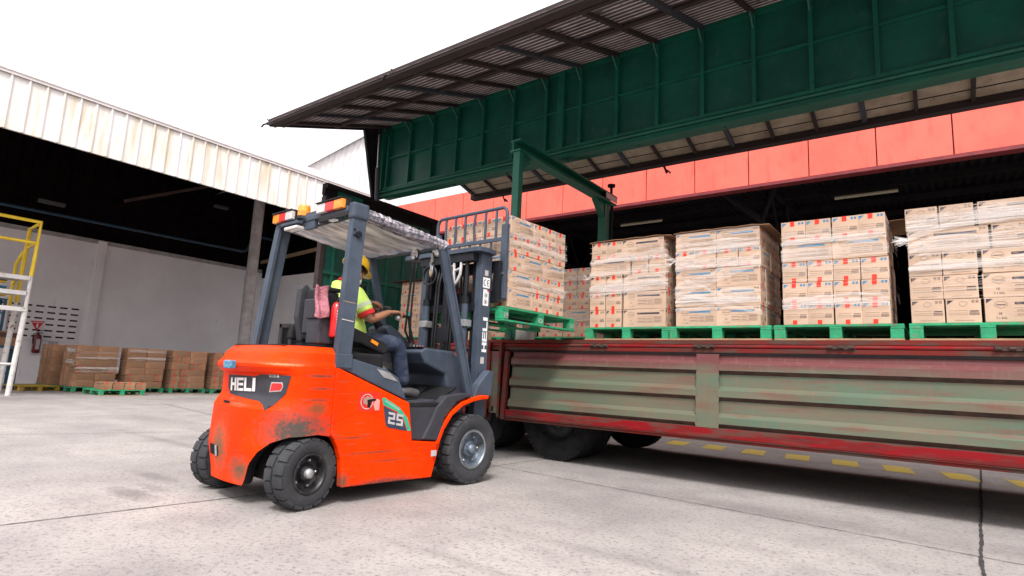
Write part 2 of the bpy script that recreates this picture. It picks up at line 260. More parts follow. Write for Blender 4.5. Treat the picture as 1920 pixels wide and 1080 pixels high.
# ---------------------------------------------------------------- mesh helpers
class MB:
    def __init__(s): s.v = []; s.f = []; s.m = []; s.sm = []; s.mats = []
    def mi(s, m):
        if m not in s.mats: s.mats.append(m)
        return s.mats.index(m)
    def add(s, vs, fs, m, sm=False):
        o = len(s.v); s.v += [tuple(v) for v in vs]; k = s.mi(m)
        for q in fs: s.f.append([i+o for i in q]); s.m.append(k); s.sm.append(sm)
        return s
    def box(s, a, b, m, ch=0.):
        (x0, y0, z0), (x1, y1, z1) = a, b
        x0, x1 = sorted((x0, x1)); y0, y1 = sorted((y0, y1)); z0, z1 = sorted((z0, z1))
        if ch <= 0:
            return s.add([(x, y, z) for x in (x0, x1) for y in (y0, y1) for z in (z0, z1)],
                         [(0, 1, 3, 2), (4, 6, 7, 5), (0, 4, 5, 1), (2, 3, 7, 6), (0, 2, 6, 4), (1, 5, 7, 3)], m)
        bm = bmesh.new(); bmesh.ops.create_cube(bm, size=1)
        for v in bm.verts: v.co = ((x0+x1)/2+v.co.x*(x1-x0), (y0+y1)/2+v.co.y*(y1-y0), (z0+z1)/2+v.co.z*(z1-z0))
        bmesh.ops.bevel(bm, geom=list(bm.edges), offset=ch, segments=2, affect='EDGES', profile=.6)
        return s.frombm(bm, m)
    def frombm(s, bm, m, sm=False, fn=None):
        bm.verts.ensure_lookup_table(); bm.verts.index_update()
        s.add([fn(v.co) if fn else v.co for v in bm.verts], [[v.index for v in q.verts] for q in bm.faces], m, sm); bm.free(); return s
    def obox(s, a, b, w, h, m, up=(0, 0, 1)):
        """bar with rectangular section from a to b"""
        a, b = Vector(a), Vector(b); d = (b-a).normalized(); up = Vector(up)
        sx = d.cross(up)
        if sx.length < 1e-3: sx = d.cross(Vector((1, 0, 0)))
        sx.normalize(); uu = sx.cross(d)
        P = [p+sx*i*w/2+uu*j*h/2 for p in (a, b) for i, j in ((-1, -1), (1, -1), (1, 1), (-1, 1))]
        return s.add(P, [(0, 3, 2, 1), (4, 5, 6, 7), (0, 1, 5, 4), (1, 2, 6, 5), (2, 3, 7, 6), (3, 0, 4, 7)], m)
    def tube(s, pts, rad, m, seg=10, cap=True, sm=True):
        pts = [Vector(p) for p in pts]; R = rad if isinstance(rad, (list, tuple)) else [rad]*len(pts)
        vs = []; prev = None
        for i, p in enumerate(pts):
            d = (pts[min(i+1, len(pts)-1)]-pts[max(i-1, 0)]).normalized()
            if prev is None:
                a = d.orthogonal().normalized()
            else:
                a = prev-d*prev.dot(d); a = a.normalized() if a.length > 1e-6 else d.orthogonal().normalized()
            prev = a; b = d.cross(a)
            vs += [p+(a*math.cos(2*PI*k/seg)+b*math.sin(2*PI*k/seg))*R[i] for k in range(seg)]
        fs = [(i*seg+k, i*seg+(k+1) % seg, (i+1)*seg+(k+1) % seg, (i+1)*seg+k) for i in range(len(pts)-1) for k in range(seg)]
        s.add(vs, fs, m, sm)
        if cap:
            s.add(vs[:seg], [tuple(range(seg))[::-1]], m); s.add(vs[-seg:], [tuple(range(seg))], m)
        return s
    def prism(s, poly, axis, a, b, m, m2=None):
        """2d polygon extruded along axis; poly coords are the two other axes in order"""
        def P(p, t): return {'x': (t, p[0], p[1]), 'y': (p[0], t, p[1]), 'z': (p[0], p[1], t)}[axis]
        n = len(poly); vs = [P(p, a) for p in poly]+[P(p, b) for p in poly]
        bm = bmesh.new(); V = [bm.verts.new(v) for v in vs]
        bm.faces.new(V[:n]); bm.faces.new(V[n:][::-1])
        for i in range(n): bm.faces.new((V[i], V[(i+1) % n], V[n+(i+1) % n], V[n+i]))
        bmesh.ops.recalc_face_normals(bm, faces=bm.faces)
        bmesh.ops.triangulate(bm, faces=[q for q in bm.faces if len(q.verts) > 4])
        return s.frombm(bm, m)
    def lathe(s, prof, c, axis, m, seg=36, sm=True, a0=0, a1=2*PI):
        """prof: list of (radius, offset along axis)"""
        c = Vector(c); ax = Vector(axis).normalized(); e1 = ax.orthogonal().normalized(); e2 = ax.cross(e1)
        vs = []; full = abs(a1-a0-2*PI) < 1e-6; K = seg if full else seg+1
        for rr, o in prof:
            for k in range(K):
                t = a0+(a1-a0)*k/seg; vs.append(c+ax*o+(e1*math.cos(t)+e2*math.sin(t))*rr)
        fs = []
        for i in range(len(prof)-1):
            for k in range(seg):
                k2 = (k+1) % K if full else k+1
                fs.append((i*K+k, i*K+k2, (i+1)*K+k2, (i+1)*K+k))
        return s.add(vs, fs, m, sm)
    def sphere(s, c, rad, m, seg=16, rings=10, fn=None):
        c = Vector(c); rad = rad if isinstance(rad, (tuple, list)) else (rad,)*3
        prof = []; vs = []
        for i in range(rings+1):
            t = PI*i/rings
            for k in range(seg):
                a = 2*PI*k/seg; vs.append(c+Vector((math.sin(t)*math.cos(a)*rad[0], math.sin(t)*math.sin(a)*rad[1], math.cos(t)*rad[2])))
        fs = [(i*seg+k, (i+1)*seg+k, (i+1)*seg+(k+1) % seg, i*seg+(k+1) % seg) for i in range(rings) for k in range(seg)]
        return s.add(vs, fs, m, True)
    def build(s, name, parent=None, off=(0, 0, 0), bev=0., loc=None, recalc=False):
        me = bpy.data.meshes.new(name); o3 = Vector(off)
        me.from_pydata([Vector(v)-o3 for v in s.v], [], s.f); me.validate()
        for m in s.mats: me.materials.append(m)
        if len(me.polygons) == len(s.m):
            me.polygons.foreach_set('material_index', s.m); me.polygons.foreach_set('use_smooth', s.sm)
        if recalc:
            bm = bmesh.new(); bm.from_mesh(me); bmesh.ops.remove_doubles(bm, verts=bm.verts, dist=1e-5); bmesh.ops.recalc_face_normals(bm, faces=bm.faces); bm.to_mesh(me); bm.free()
        me.update()
        o = bpy.data.objects.new(name, me); C.objects.link(o)
        if parent: o.parent = parent
        if loc: o.location = loc
        if bev:
            bv = o.modifiers.new('bevel', 'BEVEL'); bv.width = bev; bv.segments = 2; bv.limit_method = 'ANGLE'; bv.angle_limit = math.radians(40)
        return o

def tag(o, label=None, cat=None, group=None, kind=None):
    for k, v in (('label', label), ('category', cat), ('group', group), ('kind', kind)):
        if v: o[k] = v
    return o
def empty(name, loc, rz=0, label=None, cat=None, group=None):
    o = bpy.data.objects.new(name, None); C.objects.link(o); o.location = loc; o.rotation_euler = (0, 0, rz); o.empty_display_size = .1
    return tag(o, label, cat, group)
def copy_tree(o, parent=None):
    c = o.copy(); C.objects.link(c)
    if parent: c.parent = parent
    for ch in list(o.children): copy_tree(ch, c)
    return c
def text_tris(body, size=1., bold=0.):
    cu = bpy.data.curves.new('t', 'FONT'); cu.body = body; cu.size = size; cu.offset = bold; cu.resolution_u = 2
    o = bpy.data.objects.new('t', cu); C.objects.link(o)
    dg = bpy.context.evaluated_depsgraph_get(); me = o.evaluated_get(dg).to_mesh()
    vs = [tuple(v.co[:2]) for v in me.vertices]; fs = [tuple(p.vertices) for p in me.polygons]
    o.evaluated_get(dg).to_mesh_clear(); bpy.data.objects.remove(o); bpy.data.curves.remove(cu)
    x0 = min(v[0] for v in vs); x1 = max(v[0] for v in vs); y0 = min(v[1] for v in vs); y1 = max(v[1] for v in vs)
    return [((x-x0)/(y1-y0), (y-y0)/(y1-y0)) for x, y in vs], fs, (x1-x0)/(y1-y0)
_T = {}
def flat_text(mb, body, m, P, h, bold=0., width=None):
    """write text with cap height h; P maps (u, v) metres to a 3d point"""
    if (body, bold) not in _T: _T[(body, bold)] = text_tris(body, 1, bold)
    vs, fs, w = _T[(body, bold)]; sx = (width/w) if width else h
    mb.add([P(x*sx, y*h) for x, y in vs], fs, m)
def dice(poly, step, m, mb, fn):
    """2d polygon cut into strips so that it can follow a curved surface"""
    bm = bmesh.new(); V = [bm.verts.new((x, y, 0)) for x, y in poly]; bm.faces.new(V)
    xs = [p[0] for p in poly]; x = min(xs)+step
    while x < max(xs):
        bmesh.ops.bisect_plane(bm, geom=list(bm.verts)+list(bm.edges)+list(bm.faces), plane_co=(x, 0, 0), plane_no=(1, 0, 0)); x += step
    ys = [p[1] for p in poly]; y = min(ys)+step
    while y < max(ys):
        bmesh.ops.bisect_plane(bm, geom=list(bm.verts)+list(bm.edges)+list(bm.faces), plane_co=(0, y, 0), plane_no=(0, 1, 0)); y += step
    bmesh.ops.triangulate(bm, faces=[q for q in bm.faces if len(q.verts) > 4])
    mb.frombm(bm, m, True, fn)

# ================================================================ SETTING
mb = MB()
mb.add([(-120, -60, 0), (80, -60, 0), (80, 120, 0), (-120, 120, 0)], [(0, 1, 2, 3)], CONC)
tag(mb.build('ground'), 'worn grey concrete yard', 'ground', kind='structure')
def crack(a, b, w, seg=60, jag=.35):
    a, b = Vector((*a, 0)), Vector((*b, 0)); d = b-a; nrm = Vector((-d.y, d.x, 0)).normalized(); vs = []; off = 0
    L_ = d.length; seg = max(10, int(L_/.05))
    for i in range(seg+1):
        off = off*.85+random.uniform(-1, 1)*w*.12
        ww = w*random.uniform(1-jag, 1+jag)
        p = a+d*i/seg+nrm*off; vs += [p+nrm*ww/2+Vector((0, 0, .004)), p-nrm*ww/2+Vector((0, 0, .004))]
    return vs, [(2*i, 2*i+1, 2*i+3, 2*i+2) for i in range(seg)]
for a, b, w in (((-4.55, .1), (-4.02, 5.2), .011), ((-4.02, 5.2), (-3.85, 11.5), .008), ((-4.3, 5.26), (.138, 4.90), .009), ((.138, 4.90), (6, 4.4), .008),
                ((.085, 1.5), (.138, 4.9), .02), ((.138, 4.9), (.40, 11.6), .02), ((-9.4, 1.5), (-8.2, 5.2), .012), ((-14.5, 6.1), (-8.2, 5.2), .012), ((-8.2, 5.2), (-4.3, 5.26), .008),
                ((-2.9, 10.9), (-3.95, 10.2), .012)):
    vs, fs = crack(a, b, w); m_ = MB().add(vs, fs, JOINT); tag(m_.build('ground_joint'), 'dark joint between concrete slabs', 'ground joint', kind='structure')
# yellow dashed marking beyond the truck
m_ = MB()
for i in range(9):
    x = -3.75+i*.62+(.0 if i < 6 else .03*(i-5)); y = 9.5-.0*i; k = -.10
    yb = 9.42-.055*i
    vs = []
    for q in range(7):
        j = random.uniform(-.012, .012); vs += [(x+.32*q/6, yb+j, .004), (x+.32*q/6-.10, yb+.66+j, .004)]
    m_.add(vs, [(2*q, 2*q+2, 2*q+3, 2*q+1) for q in range(6)], YMARK)
for o_ in (-.03, .69):
    m_.add([(-4.2, 9.47+o_, .004), (1.8, 8.93+o_, .004), (1.8, 8.945+o_, .004), (-4.2, 9.485+o_, .004)], [(0, 1, 2, 3)], YMARK)
tag(m_.build('road_marking'), 'worn yellow dashed line painted on the concrete beyond the truck', 'road marking', kind='structure')

# ---------------------------------------------------------------- warehouse on the left
wh = empty('warehouse', (-20, 6, 0), 0, 'open sided warehouse with dirty white metal fascia over a dark storage bay', 'warehouse')
WO = (-20, 6, 0)
def P(name, mb, off=WO, par=None, **k): return mb.build(name, par or wh, off, **k)
def ribbed(mb, x, y0, y1, z0, z1, pitch, dep, rw, m, face=1, axis='y'):
    """trapezoid rib sheet in the plane x = const (axis y) with real ribs"""
    y = y0; prof = []
    while y < y1:
        prof += [(0, y), (0, min(y+pitch-rw*1.6, y1)), (dep, min(y+pitch-rw*1.3, y1)), (dep, min(y+pitch-rw*.3, y1))]; y += pitch
    prof.append((0, y1)); n = len(prof)
    def Q(p, z): return (x+face*p[0], p[1], z) if axis == 'y' else (p[1], x+face*p[0], z)
    mb.add([Q(p, z0) for p in prof]+[Q(p, z1) for p in prof], [(i, i+1, n+i+1, n+i) for i in range(n-1)], m)
m_ = MB(); ribbed(m_, -15.5, -2.5, 10.62, 5.62, 6.86, .31, .035, .035, CLAD)
ribbed(m_, -15.56, -2.5, 10.62, 5.62, 6.86, .31, .0, .035, CLAD)
P('fascia', m_)
m_ = MB(); m_.box((-15.72, -2.5, 6.86), (-15.42, 12.6, 7.07), CLADW, .01); m_.box((-15.47, -2.5, 6.80), (-15.445, 12.6, 6.862), CLADW)
P('roof_trim', m_)
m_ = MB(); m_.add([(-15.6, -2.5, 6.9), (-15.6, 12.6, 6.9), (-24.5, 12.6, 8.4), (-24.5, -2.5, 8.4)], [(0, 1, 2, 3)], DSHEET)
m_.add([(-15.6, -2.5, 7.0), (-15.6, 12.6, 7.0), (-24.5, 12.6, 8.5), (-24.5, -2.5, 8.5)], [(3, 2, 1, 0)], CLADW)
for k in range(7):
    y = -1.5+k*2.4; m_.obox((-15.7, y, 6.7), (-24.3, y, 8.2), .1, .24, DSHEET)
P('roof', m_)
m_ = MB()
m_.box((-24.3, -6, 0), (-24.0, 7.34, 4.95), WALLW); m_.box((-24.3, 7.60, 0), (-24.0, 13.6, 4.95), WALLW)
m_.box((-24.3, 7.34, 0), (-23.94, 7.60, 5.06), WALLW)
m_.box((-24.4, -6, 4.95), (-24.02, 13.6, 5.1), CONCRC)
P('wall', m_)
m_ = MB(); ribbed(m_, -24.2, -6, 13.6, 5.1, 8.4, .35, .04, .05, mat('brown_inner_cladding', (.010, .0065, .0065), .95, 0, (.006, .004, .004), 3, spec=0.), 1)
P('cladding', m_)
m_ = MB(); m_.box((-24.4, 13.6, 0), (-18.1, 13.85, 4.72), WALLW); P('wall', m_)
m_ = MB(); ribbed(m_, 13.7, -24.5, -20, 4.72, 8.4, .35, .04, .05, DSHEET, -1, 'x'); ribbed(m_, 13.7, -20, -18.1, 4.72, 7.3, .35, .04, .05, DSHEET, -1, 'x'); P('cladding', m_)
m_ = MB(); m_.obox((-24, 13.5, 5.42), (-16, 13.5, 5.86), .1, .13, PWOOD); P('beam', m_)
# side window in the end wall
m_ = MB(); x0, x1, z0, z1 = -22.05, -19.95, 1.2, 2.66
for a, b in (((x0, z0), (x0+.16, z1)), ((x1-.16, z0), (x1, z1)), ((x0, z1-.14), (x1, z1)), ((x0, z0), (x1, z0+.12)), ((x0+.72, z0), (x0+.84, z1))):
    m_.box((a[0], 13.50, a[1]), (b[0], 13.60, b[1]), GREYM)
wf = P('window', m_)
m_ = MB(); m_.box((x0+.1, 13.57, z0+.08), (x1-.1, 13.595, z1-.08), GLASSD); m_.build('pane', wf, WO)
# vent block panel
m_ = MB(); y0, y1, z0, z1 = 4.2, 7.12, 1.42, 2.62
m_.box((-24.0, y0, z0), (-23.975, y1, z1), WALLW)
nc, nr = 9, 6
for i in range(nc):
    for j in range(nr):
        cy = y0+(i+.5)*(y1-y0)/nc; cz = z0+(j+.5)*(z1-z0)/nr; w_, h_ = (y1-y0)/nc, (z1-z0)/nr
        m_.box((-23.975, cy-w_/2+.012, cz-h_/2+.012), (-23.955, cy+w_/2-.012, cz+.005), WALLW)
        m_.box((-23.975, cy-w_/2+.012, cz+.06), (-23.955, cy+w_/2-.012, cz+h_/2-.01), WALLW)
        m_.box((-23.974, cy-w_*.33, cz+.004), (-23.965, cy+w_*.33, cz+.06), TDARK)
P('vent_block_panel', m_)
m_ = MB(); m_.tube([(-20.5, 11.2, 0), (-20.5, 11.2, 4.2)], .21, CONCRC, 24); m_.tube([(-20.5, 11.2, 4.2), (-20.5, 11.2, 8)], .19, CONCRC, 24)
P('column', m_)
m_ = MB(); m_.tube([(-23.4, -6, 5.5), (-22.8, 11.9, 5.5), (-22.8, 12.1, 5.55), (-22.8, 12.35, 6.1), (-22.8, 12.8, 6.25), (-22.8, 13.4, 6.25)], .05, PIPEB, 8)
P('pipe', m_)
m_ = MB(); m_.obox((-23.6, 7.8, 6.6), (-22.5, 10.8, 8.0), .08, .1, RUST_AND_SHADE)
P('brace', m_)
DLAMP = mat('dusty_lamp', (.07, .07, .07), .7)
for a_, b_ in (((-22.9, 5.2, 5.75), (-22.75, 5.9, 5.86)), ((-22.4, 10.4, 6.9), (-22.2, 10.9, 7.0))): m_ = MB(); m_.box(a_, b_, DLAMP, .01); P('lamp', m_)

# gabled building behind
gb = empty('shed', (-22, 16, 0), 0, 'white corrugated shed gable rising behind the long warehouse roof', 'shed')
m_ = MB(); y = 12.0; zs = lambda y: 8.95+(y-12.795)*.862
while y < 17.2:
    m_.add([(-20, y, 6.5), (-20, y+.17, 6.5), (-20, y+.17, zs(y+.17)), (-20, y, zs(y)), (-19.97, y+.19, 6.5), (-19.97, y+.27, 6.5), (-19.97, y+.27, zs(y+.27)), (-19.97, y+.19, zs(y+.19)), (-20, y+.3, 6.5), (-20, y+.3, zs(y+.3))],
           [(0, 1, 2, 3), (1, 4, 7, 2), (4, 5, 6, 7), (5, 8, 9, 6)], CLADW); y += .3
m_.build('gable_wall', gb, (-22, 16, 0))
m_ = MB(); m_.add([(-19.85, 11.2, zs(11.2)+.02), (-19.85, 17.4, zs(17.4)+.02), (-19.85, 17.4, zs(17.4)+.3), (-19.85, 11.2, zs(11.2)+.3)], [(0, 1, 2, 3)], CLADW)
m_.add([(-19.85, 11.2, zs(11.2)+.3), (-19.85, 17.4, zs(17.4)+.3), (-30, 17.4, zs(17.4)+.3), (-30, 11.2, zs(11.2)+.3)], [(0, 1, 2, 3)], CLADW)
m_.add([(-19.85, 11.2, zs(11.2)), (-19.85, 17.4, zs(17.4)), (-20.02, 17.4, zs(17.4)), (-20.02, 11.2, zs(11.2))], [(0, 3, 2, 1)], DSHEET)
m_.build('roof', gb, (-22, 16, 0))
m_ = MB(); m_.box((-30, 14.2, 0), (-20.05, 17.2, 8.4), CLADW); m_.build('wall', gb, (-22, 16, 0))

# ---------------------------------------------------------------- red-fascia loading hall behind the truck
lh = empty('loading_hall', (-4, 18, 0), 0, 'dark open loading hall behind the truck under a long red panelled fascia', 'loading hall'); LO = (-4, 18, 0)
m_ = MB(); x = -6.13-1.31*9
while x < 12:
    m_.box((x+.012, 14.0, 5.78), (x+1.31-.012, 14.06, 7.02), FASC, .006); x += 1.31
m_.box((-18, 14.07, 5.79), (12, 14.1, 7.0), FASCD)
P('fascia', m_, LO, lh)
m_ = MB(); m_.box((-18, 13.985, 5.70), (12, 14.25, 5.775), FASCD); P('fascia_trim', m_, LO, lh)
m_ = MB(); y = 14.2; zz = lambda x: 0
x = -18.
vs = []
while x < 12:     # corrugated roof sheet, ribs running away from the yard
    vs += [(x, 0), (x+.09, 0), (x+.12, .05), (x+.17, .05)]; x += .2
n = len(vs); ya, za, yb, zb = 14.1, 6.35, 30, 7.6
m_.add([(x, ya, za+d) for x, d in vs]+[(x, yb, zb+d) for x, d in vs], [(i, i+1, n+i+1, n+i) for i in range(n-1)], ROOFD)
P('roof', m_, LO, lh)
m_ = MB()
for k in range(7):
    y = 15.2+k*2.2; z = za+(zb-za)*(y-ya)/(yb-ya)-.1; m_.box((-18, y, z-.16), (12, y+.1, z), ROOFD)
P('purlins', m_, LO, lh)
for X in (-11.6, -4.0, 3.6):
    m_ = MB(); T = [(X-.0, 14.2, 5.95), (X+.45, 15.4, 5.2), (X+.45, 21, 5.2), (X, 21, 6.6)]
    m_.obox((X-.55, 14.2, 6.1), (X+.5, 15.2, 5.18), .09, .12, ROOFD); m_.obox((X+.5, 15.2, 5.18), (X+1.15, 14.3, 6.1), .07, .09, ROOFD)
    m_.obox((X+.5, 15.2, 5.18), (X+.5, 27, 5.18), .1, .12, ROOFD); m_.obox((X+.5, 14.2, 6.2), (X+.5, 27, 7.0), .1, .12, ROOFD)
    for k in range(6): y = 15.2+k*2; m_.obox((X+.5, y, 5.18), (X+.5, y+1, 6.5), .06, .06, ROOFD); m_.obox((X+.5, y+1, 6.5), (X+.5, y+2, 5.18), .06, .06, ROOFD)
    P('roof_truss', m_, LO, lh)
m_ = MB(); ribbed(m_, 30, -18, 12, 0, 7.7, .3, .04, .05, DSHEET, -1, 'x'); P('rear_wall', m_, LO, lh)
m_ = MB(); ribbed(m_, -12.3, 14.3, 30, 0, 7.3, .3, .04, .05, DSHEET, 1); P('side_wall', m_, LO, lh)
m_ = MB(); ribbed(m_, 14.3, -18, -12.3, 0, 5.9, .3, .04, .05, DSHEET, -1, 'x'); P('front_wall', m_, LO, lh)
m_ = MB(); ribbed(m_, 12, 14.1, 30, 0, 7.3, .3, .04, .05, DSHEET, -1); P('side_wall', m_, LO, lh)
for X0, X1 in ((-8.34, -6.87), (-2.1, -.63)):
    t = empty('ceiling_light', ((X0+X1)/2, 17, 6.1), 0, ('unlit fluorescent batten hanging in the dark hall above the leftmost truck stack' if X0 < -5 else 'unlit fluorescent batten hanging in the dark hall above the two rightmost truck stacks'), 'ceiling light', 'fluorescent battens in the hall')
    m_ = MB(); m_.box((X0, 16.9, 6.12), (X1, 17.1, 6.2), ROOFD); m_.build('housing', t, ((X0+X1)/2, 17, 6.1))
    m_ = MB(); m_.tube([(X0+.03, 17, 6.08), (X1-.03, 17, 6.08)], .045, TUBE, 10); m_.build('tube', t, ((X0+X1)/2, 17, 6.1))
    m_ = MB()
    for x in (X0+.25, X1-.25): m_.tube([(x, 17, 6.2), (x, 17, 6.55)], .008, ROOFD, 6)
    m_.build('hanger', t, ((X0+X1)/2, 17, 6.1))

# ================================================================ WING-BODY TRUCK
TO = (-3, 7.35, 0)
tk = empty('truck', TO, 0, 'long flatbed truck with faded green and red drop sides and raised green wing roof', 'truck')
def T(name, mb, par=None, **k): return mb.build(name, par or tk, TO, **k)
XL, XR = -8.66, 3.6
YN, YF = 5.98, 8.76
m_ = MB(); m_.box((XL, YN+.03, 1.33), (XR, YF-.03, 1.455), PWOOD)
T('deck', m_)
m_ = MB()
for y in (6.9, 7.75): m_.box((XL, y, .95), (XR, y+.1, 1.328), TDARK)
for k in range(14): x = XL+.4+k*.9; m_.box((x, YN+.1, 1.2), (x+.08, YF-.1, 1.326), TDARK)
m_.box((-5.6, 6.7, .7), (-3.1, 7.0, .95), TDARK); m_.box((-5.6, 7.7, .7), (-3.1, 8.0, .95), TDARK)
for x in (-3.82, -5.12): m_.tube([(x, 6.15, .5), (x, 8.6, .5)], .07, TDARK, 12)
T('chassis', m_)
# rail along the deck edge: several folded strips
m_ = MB()
m_.box((XL, YN-.02, 1.405), (XR, YN+.028, 1.452), REDR, .004)
m_.tube([(XL, YN-.026, 1.383), (XR, YN-.026, 1.383)], .019, REDB, 10)
m_.box((XL, YN-.035, 1.320), (XR, YN+.02, 1.364), REDR, .004)
T('deck_rail', m_)
m_ = MB(); m_.box((XL, YF-.02, 1.28), (XR, YF+.02, 1.452), REDR); m_.box((XL, YF-.02, .5), (XR, YF, 1.27), REDR)
T('far_drop_side', m_)
for x in (-3.15, -1.95, -.72, .45, -7.0, -5.7):
    m_ = MB(); m_.box((x-.11, YN-.052, 1.365), (x+.11, YN-.03, 1.402), RUST_AND_SHADE, .003)
    for q in (-.085, .0, .085): m_.tube([(x+q-.02, YN-.056, 1.383), (x+q+.02, YN-.056, 1.383)], .014, RUST_AND_SHADE, 8)
    T('hinge', m_)
# pressed drop side: outline in (outwards, z)
def gate(x0, x1, name, label, posts=()):
    prof = [(0, 1.31), (0.0, 1.285)]
    for k in range(3):
        zc = 1.245-.26*k
        prof += [(0, zc), (.04, zc-.038), (.04, zc-.102), (.0, zc-.140)]
    prof += [(0, .585), (0, .565)]
    def tilt(p): return YN-.035-p[0]-.06*(1.27-p[1])
    mb = MB(); ends = [x0]+[q for pp in posts for q in pp]+[x1]
    for a, b in zip(ends[::2], ends[1::2]):
        n_ = 24; xs = [a+(b-a)*i/n_ for i in range(n_+1)]; K = len(prof)
        vs = [(x, tilt(p)+(.0022*math.sin(x*5+p[1]*9)), p[1]) for x in xs for p in prof]
        for i in range(n_):
            for j in range(K-1):
                m = RUST_AND_SHADE if j in (4, 8, 12) else GATE  # down-facing slopes: dark rust colour also stands in for their shade
                mb.add([vs[i*K+j], vs[i*K+j+1], vs[(i+1)*K+j+1], vs[(i+1)*K+j]], [(0, 1, 2, 3)], m)
        # end caps of the pressings
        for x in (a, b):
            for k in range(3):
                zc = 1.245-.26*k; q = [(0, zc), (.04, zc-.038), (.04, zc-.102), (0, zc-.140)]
                mb.add([(x, tilt(p), p[1]) for p in q], [(0, 1, 2, 3)], RUST_AND_SHADE)
    o = T(name, mb); tag(o, label)
    mb = MB()   # frame of the gate
    mb.box((x0-.05, YN-.05, 1.295), (x1+.05, YN-.028, 1.318), TDARK)
    mb.obox((x0-.07, YN-.06, 1.30), (x0-.07, YN-.105, .46), .06, .05, REDR, (0, 1, 0)); mb.obox((x1+.07, YN-.06, 1.30), (x1+.07, YN-.105, .46), .06, .05, REDR, (0, 1, 0))
    mb.box((x0-.1, YN-.112, .485), (x1+.1, YN-.07, .578), REDB, .006); mb.box((x0-.1, YN-.122, .478), (x1+.1, YN-.075, .484), REDR); mb.box((x0-.1, YN-.106, .448), (x1+.1, YN-.066, .477), REDR, .004)
    mb.build('gate_frame', o, (0, 0, 0)).location = (-TO[0], -TO[1], 0)
    for a, b in posts:
        mb = MB(); vs = []
        for i in range(24):
            z = 1.305-(1.305-.580)*i/23; j = .003*math.sin(i*1.7)+random.uniform(-.003, .003)
            vs += [(a-.012+j, YN-.035-.06*(1.27-z)-.038, z), (b+.012-j*.8, YN-.035-.06*(1.27-z)-.038, z)]
        mb.add(vs, [(2*i, 2*i+1, 2*i+3, 2*i+2) for i in range(23)], GATE)
        mb.build('stiffener', o, (0, 0, 0)).location = (-TO[0], -TO[1], 0)
    return o
gate(-4.37, 3.3, 'drop_side', 'long faded green drop side hanging open with a red bottom edge', [(-2.005, -1.80), (.72, .92)])
gate(-8.5, -4.80, 'drop_side', 'drop side hanging open behind the forklift mast')
# corner post between the two drop sides
m_ = MB(); m_.box((-4.72, YN-.07, .52), (-4.56, YN-.02, 1.30), GATE); m_.box((-4.76, YN-.09, .47), (-4.715, YN-.02, 1.42), REDR); m_.box((-4.56, YN-.09, .47), (-4.525, YN-.02, 1.42), REDR); m_.box((-4.66, YN-.075, .54), (-4.63, YN-.069, .6), TDARK)
T('corner_post', m_)
# wheels
def truck_wheel(x, y0, out):
    R = .5; cy = y0
    mb = MB(); prof = [(.27, .01), (.30, -.012), (.40, -.02), (.46, .0), (R-.015, .018), (R, .045), (R, .09), (R-.014, .093), (R-.014, .107), (R, .11), (R, .17), (R-.014, .173), (R-.014, .187), (R, .19), (R, .235), (R-.015, .26), (.40, .29), (.27, .28)]
    mb.lathe(prof, (x, cy, R), (0, out, 0), RUBBERD, 48)
    for k in range(60):      # shoulder lugs
        a = 2*PI*k/60; c = Vector((x+math.cos(a)*(R-.012), cy+out*.02, R+math.sin(a)*(R-.012)))
        t = Vector((-math.sin(a), 0, math.cos(a))); rd = Vector((math.cos(a), 0, math.sin(a)))
        mb.obox(c-rd*.03, c+rd*.013, .022, .035, RUBBERD, t)
    o = T('wheel', MB().lathe([(.275, .0), (.26, .02), (.25, .05), (.2, .07), (.13, .075), (.12, .03), (.08, .02), (0, .02)], (x, cy, R), (0, out, 0), RIMD, 36))
    mb.build('tyre', o, (0, 0, 0)).location = (-TO[0], -TO[1], 0)
for x in (-3.84, -5.1):
    truck_wheel(x, 6.16, 1); truck_wheel(x, 6.50, 1); truck_wheel(x, 8.58, -1)
m_ = MB(); m_.box((-6.2, 6.1, 1.05), (-3.2, 6.8, 1.08), TDARK); m_.box((-3.2, 6.1, .75), (-3.18, 6.8, 1.08), TDARK); T('mudguard', m_)
# front bulkhead
m_ = MB(); m_.box((-8.74, 6.02, 1.2), (-8.70, YF, 4.0), TGREEN); m_.box((-8.70, 6.02, 2.62), (-8.665, YF, 2.68), TGREENB)
for y in (6.2, 6.62, 7.04, 7.46, 7.88, 8.3, 8.66): m_.prism([(y, -8.70), (y+.03, -8.665), (y+.07, -8.665), (y+.10, -8.70)], 'z', 0, 1, TGREEN) if False else m_.box((-8.70, y, 1.46), (-8.672, y+.055, 3.99), TGREENB, .004)
m_.box((-8.70, 6.2, 4.06), (-8.66, 6.75, 4.16), TGREEN)
T('bulkhead', m_, bev=0)
m_ = MB(); m_.box((-8.80, 5.96, 4.0), (-8.67, 8.80, 4.05), TDARK); m_.box((-8.80, 5.94, 4.16), (-8.64, 8.82, 4.25), TDARK); m_.box((-8.80, 8.62, 3.8), (-8.66, 8.82, 4.2), TDARK); m_.box((-8.80, 5.94, 4.05), (-8.71, 8.82, 4.17), TDARK)
T('bulkhead_beam', m_)
m_ = MB(); m_.box((-8.78, 5.93, 1.2), (-8.66, 6.015, 4.0), TBROWN, .005); T('bulkhead_post', m_)
m_ = MB(); m_.box((-8.78, 8.765, 1.2), (-8.66, 8.84, 4.0), TBROWN, .005); T('bulkhead_post', m_)
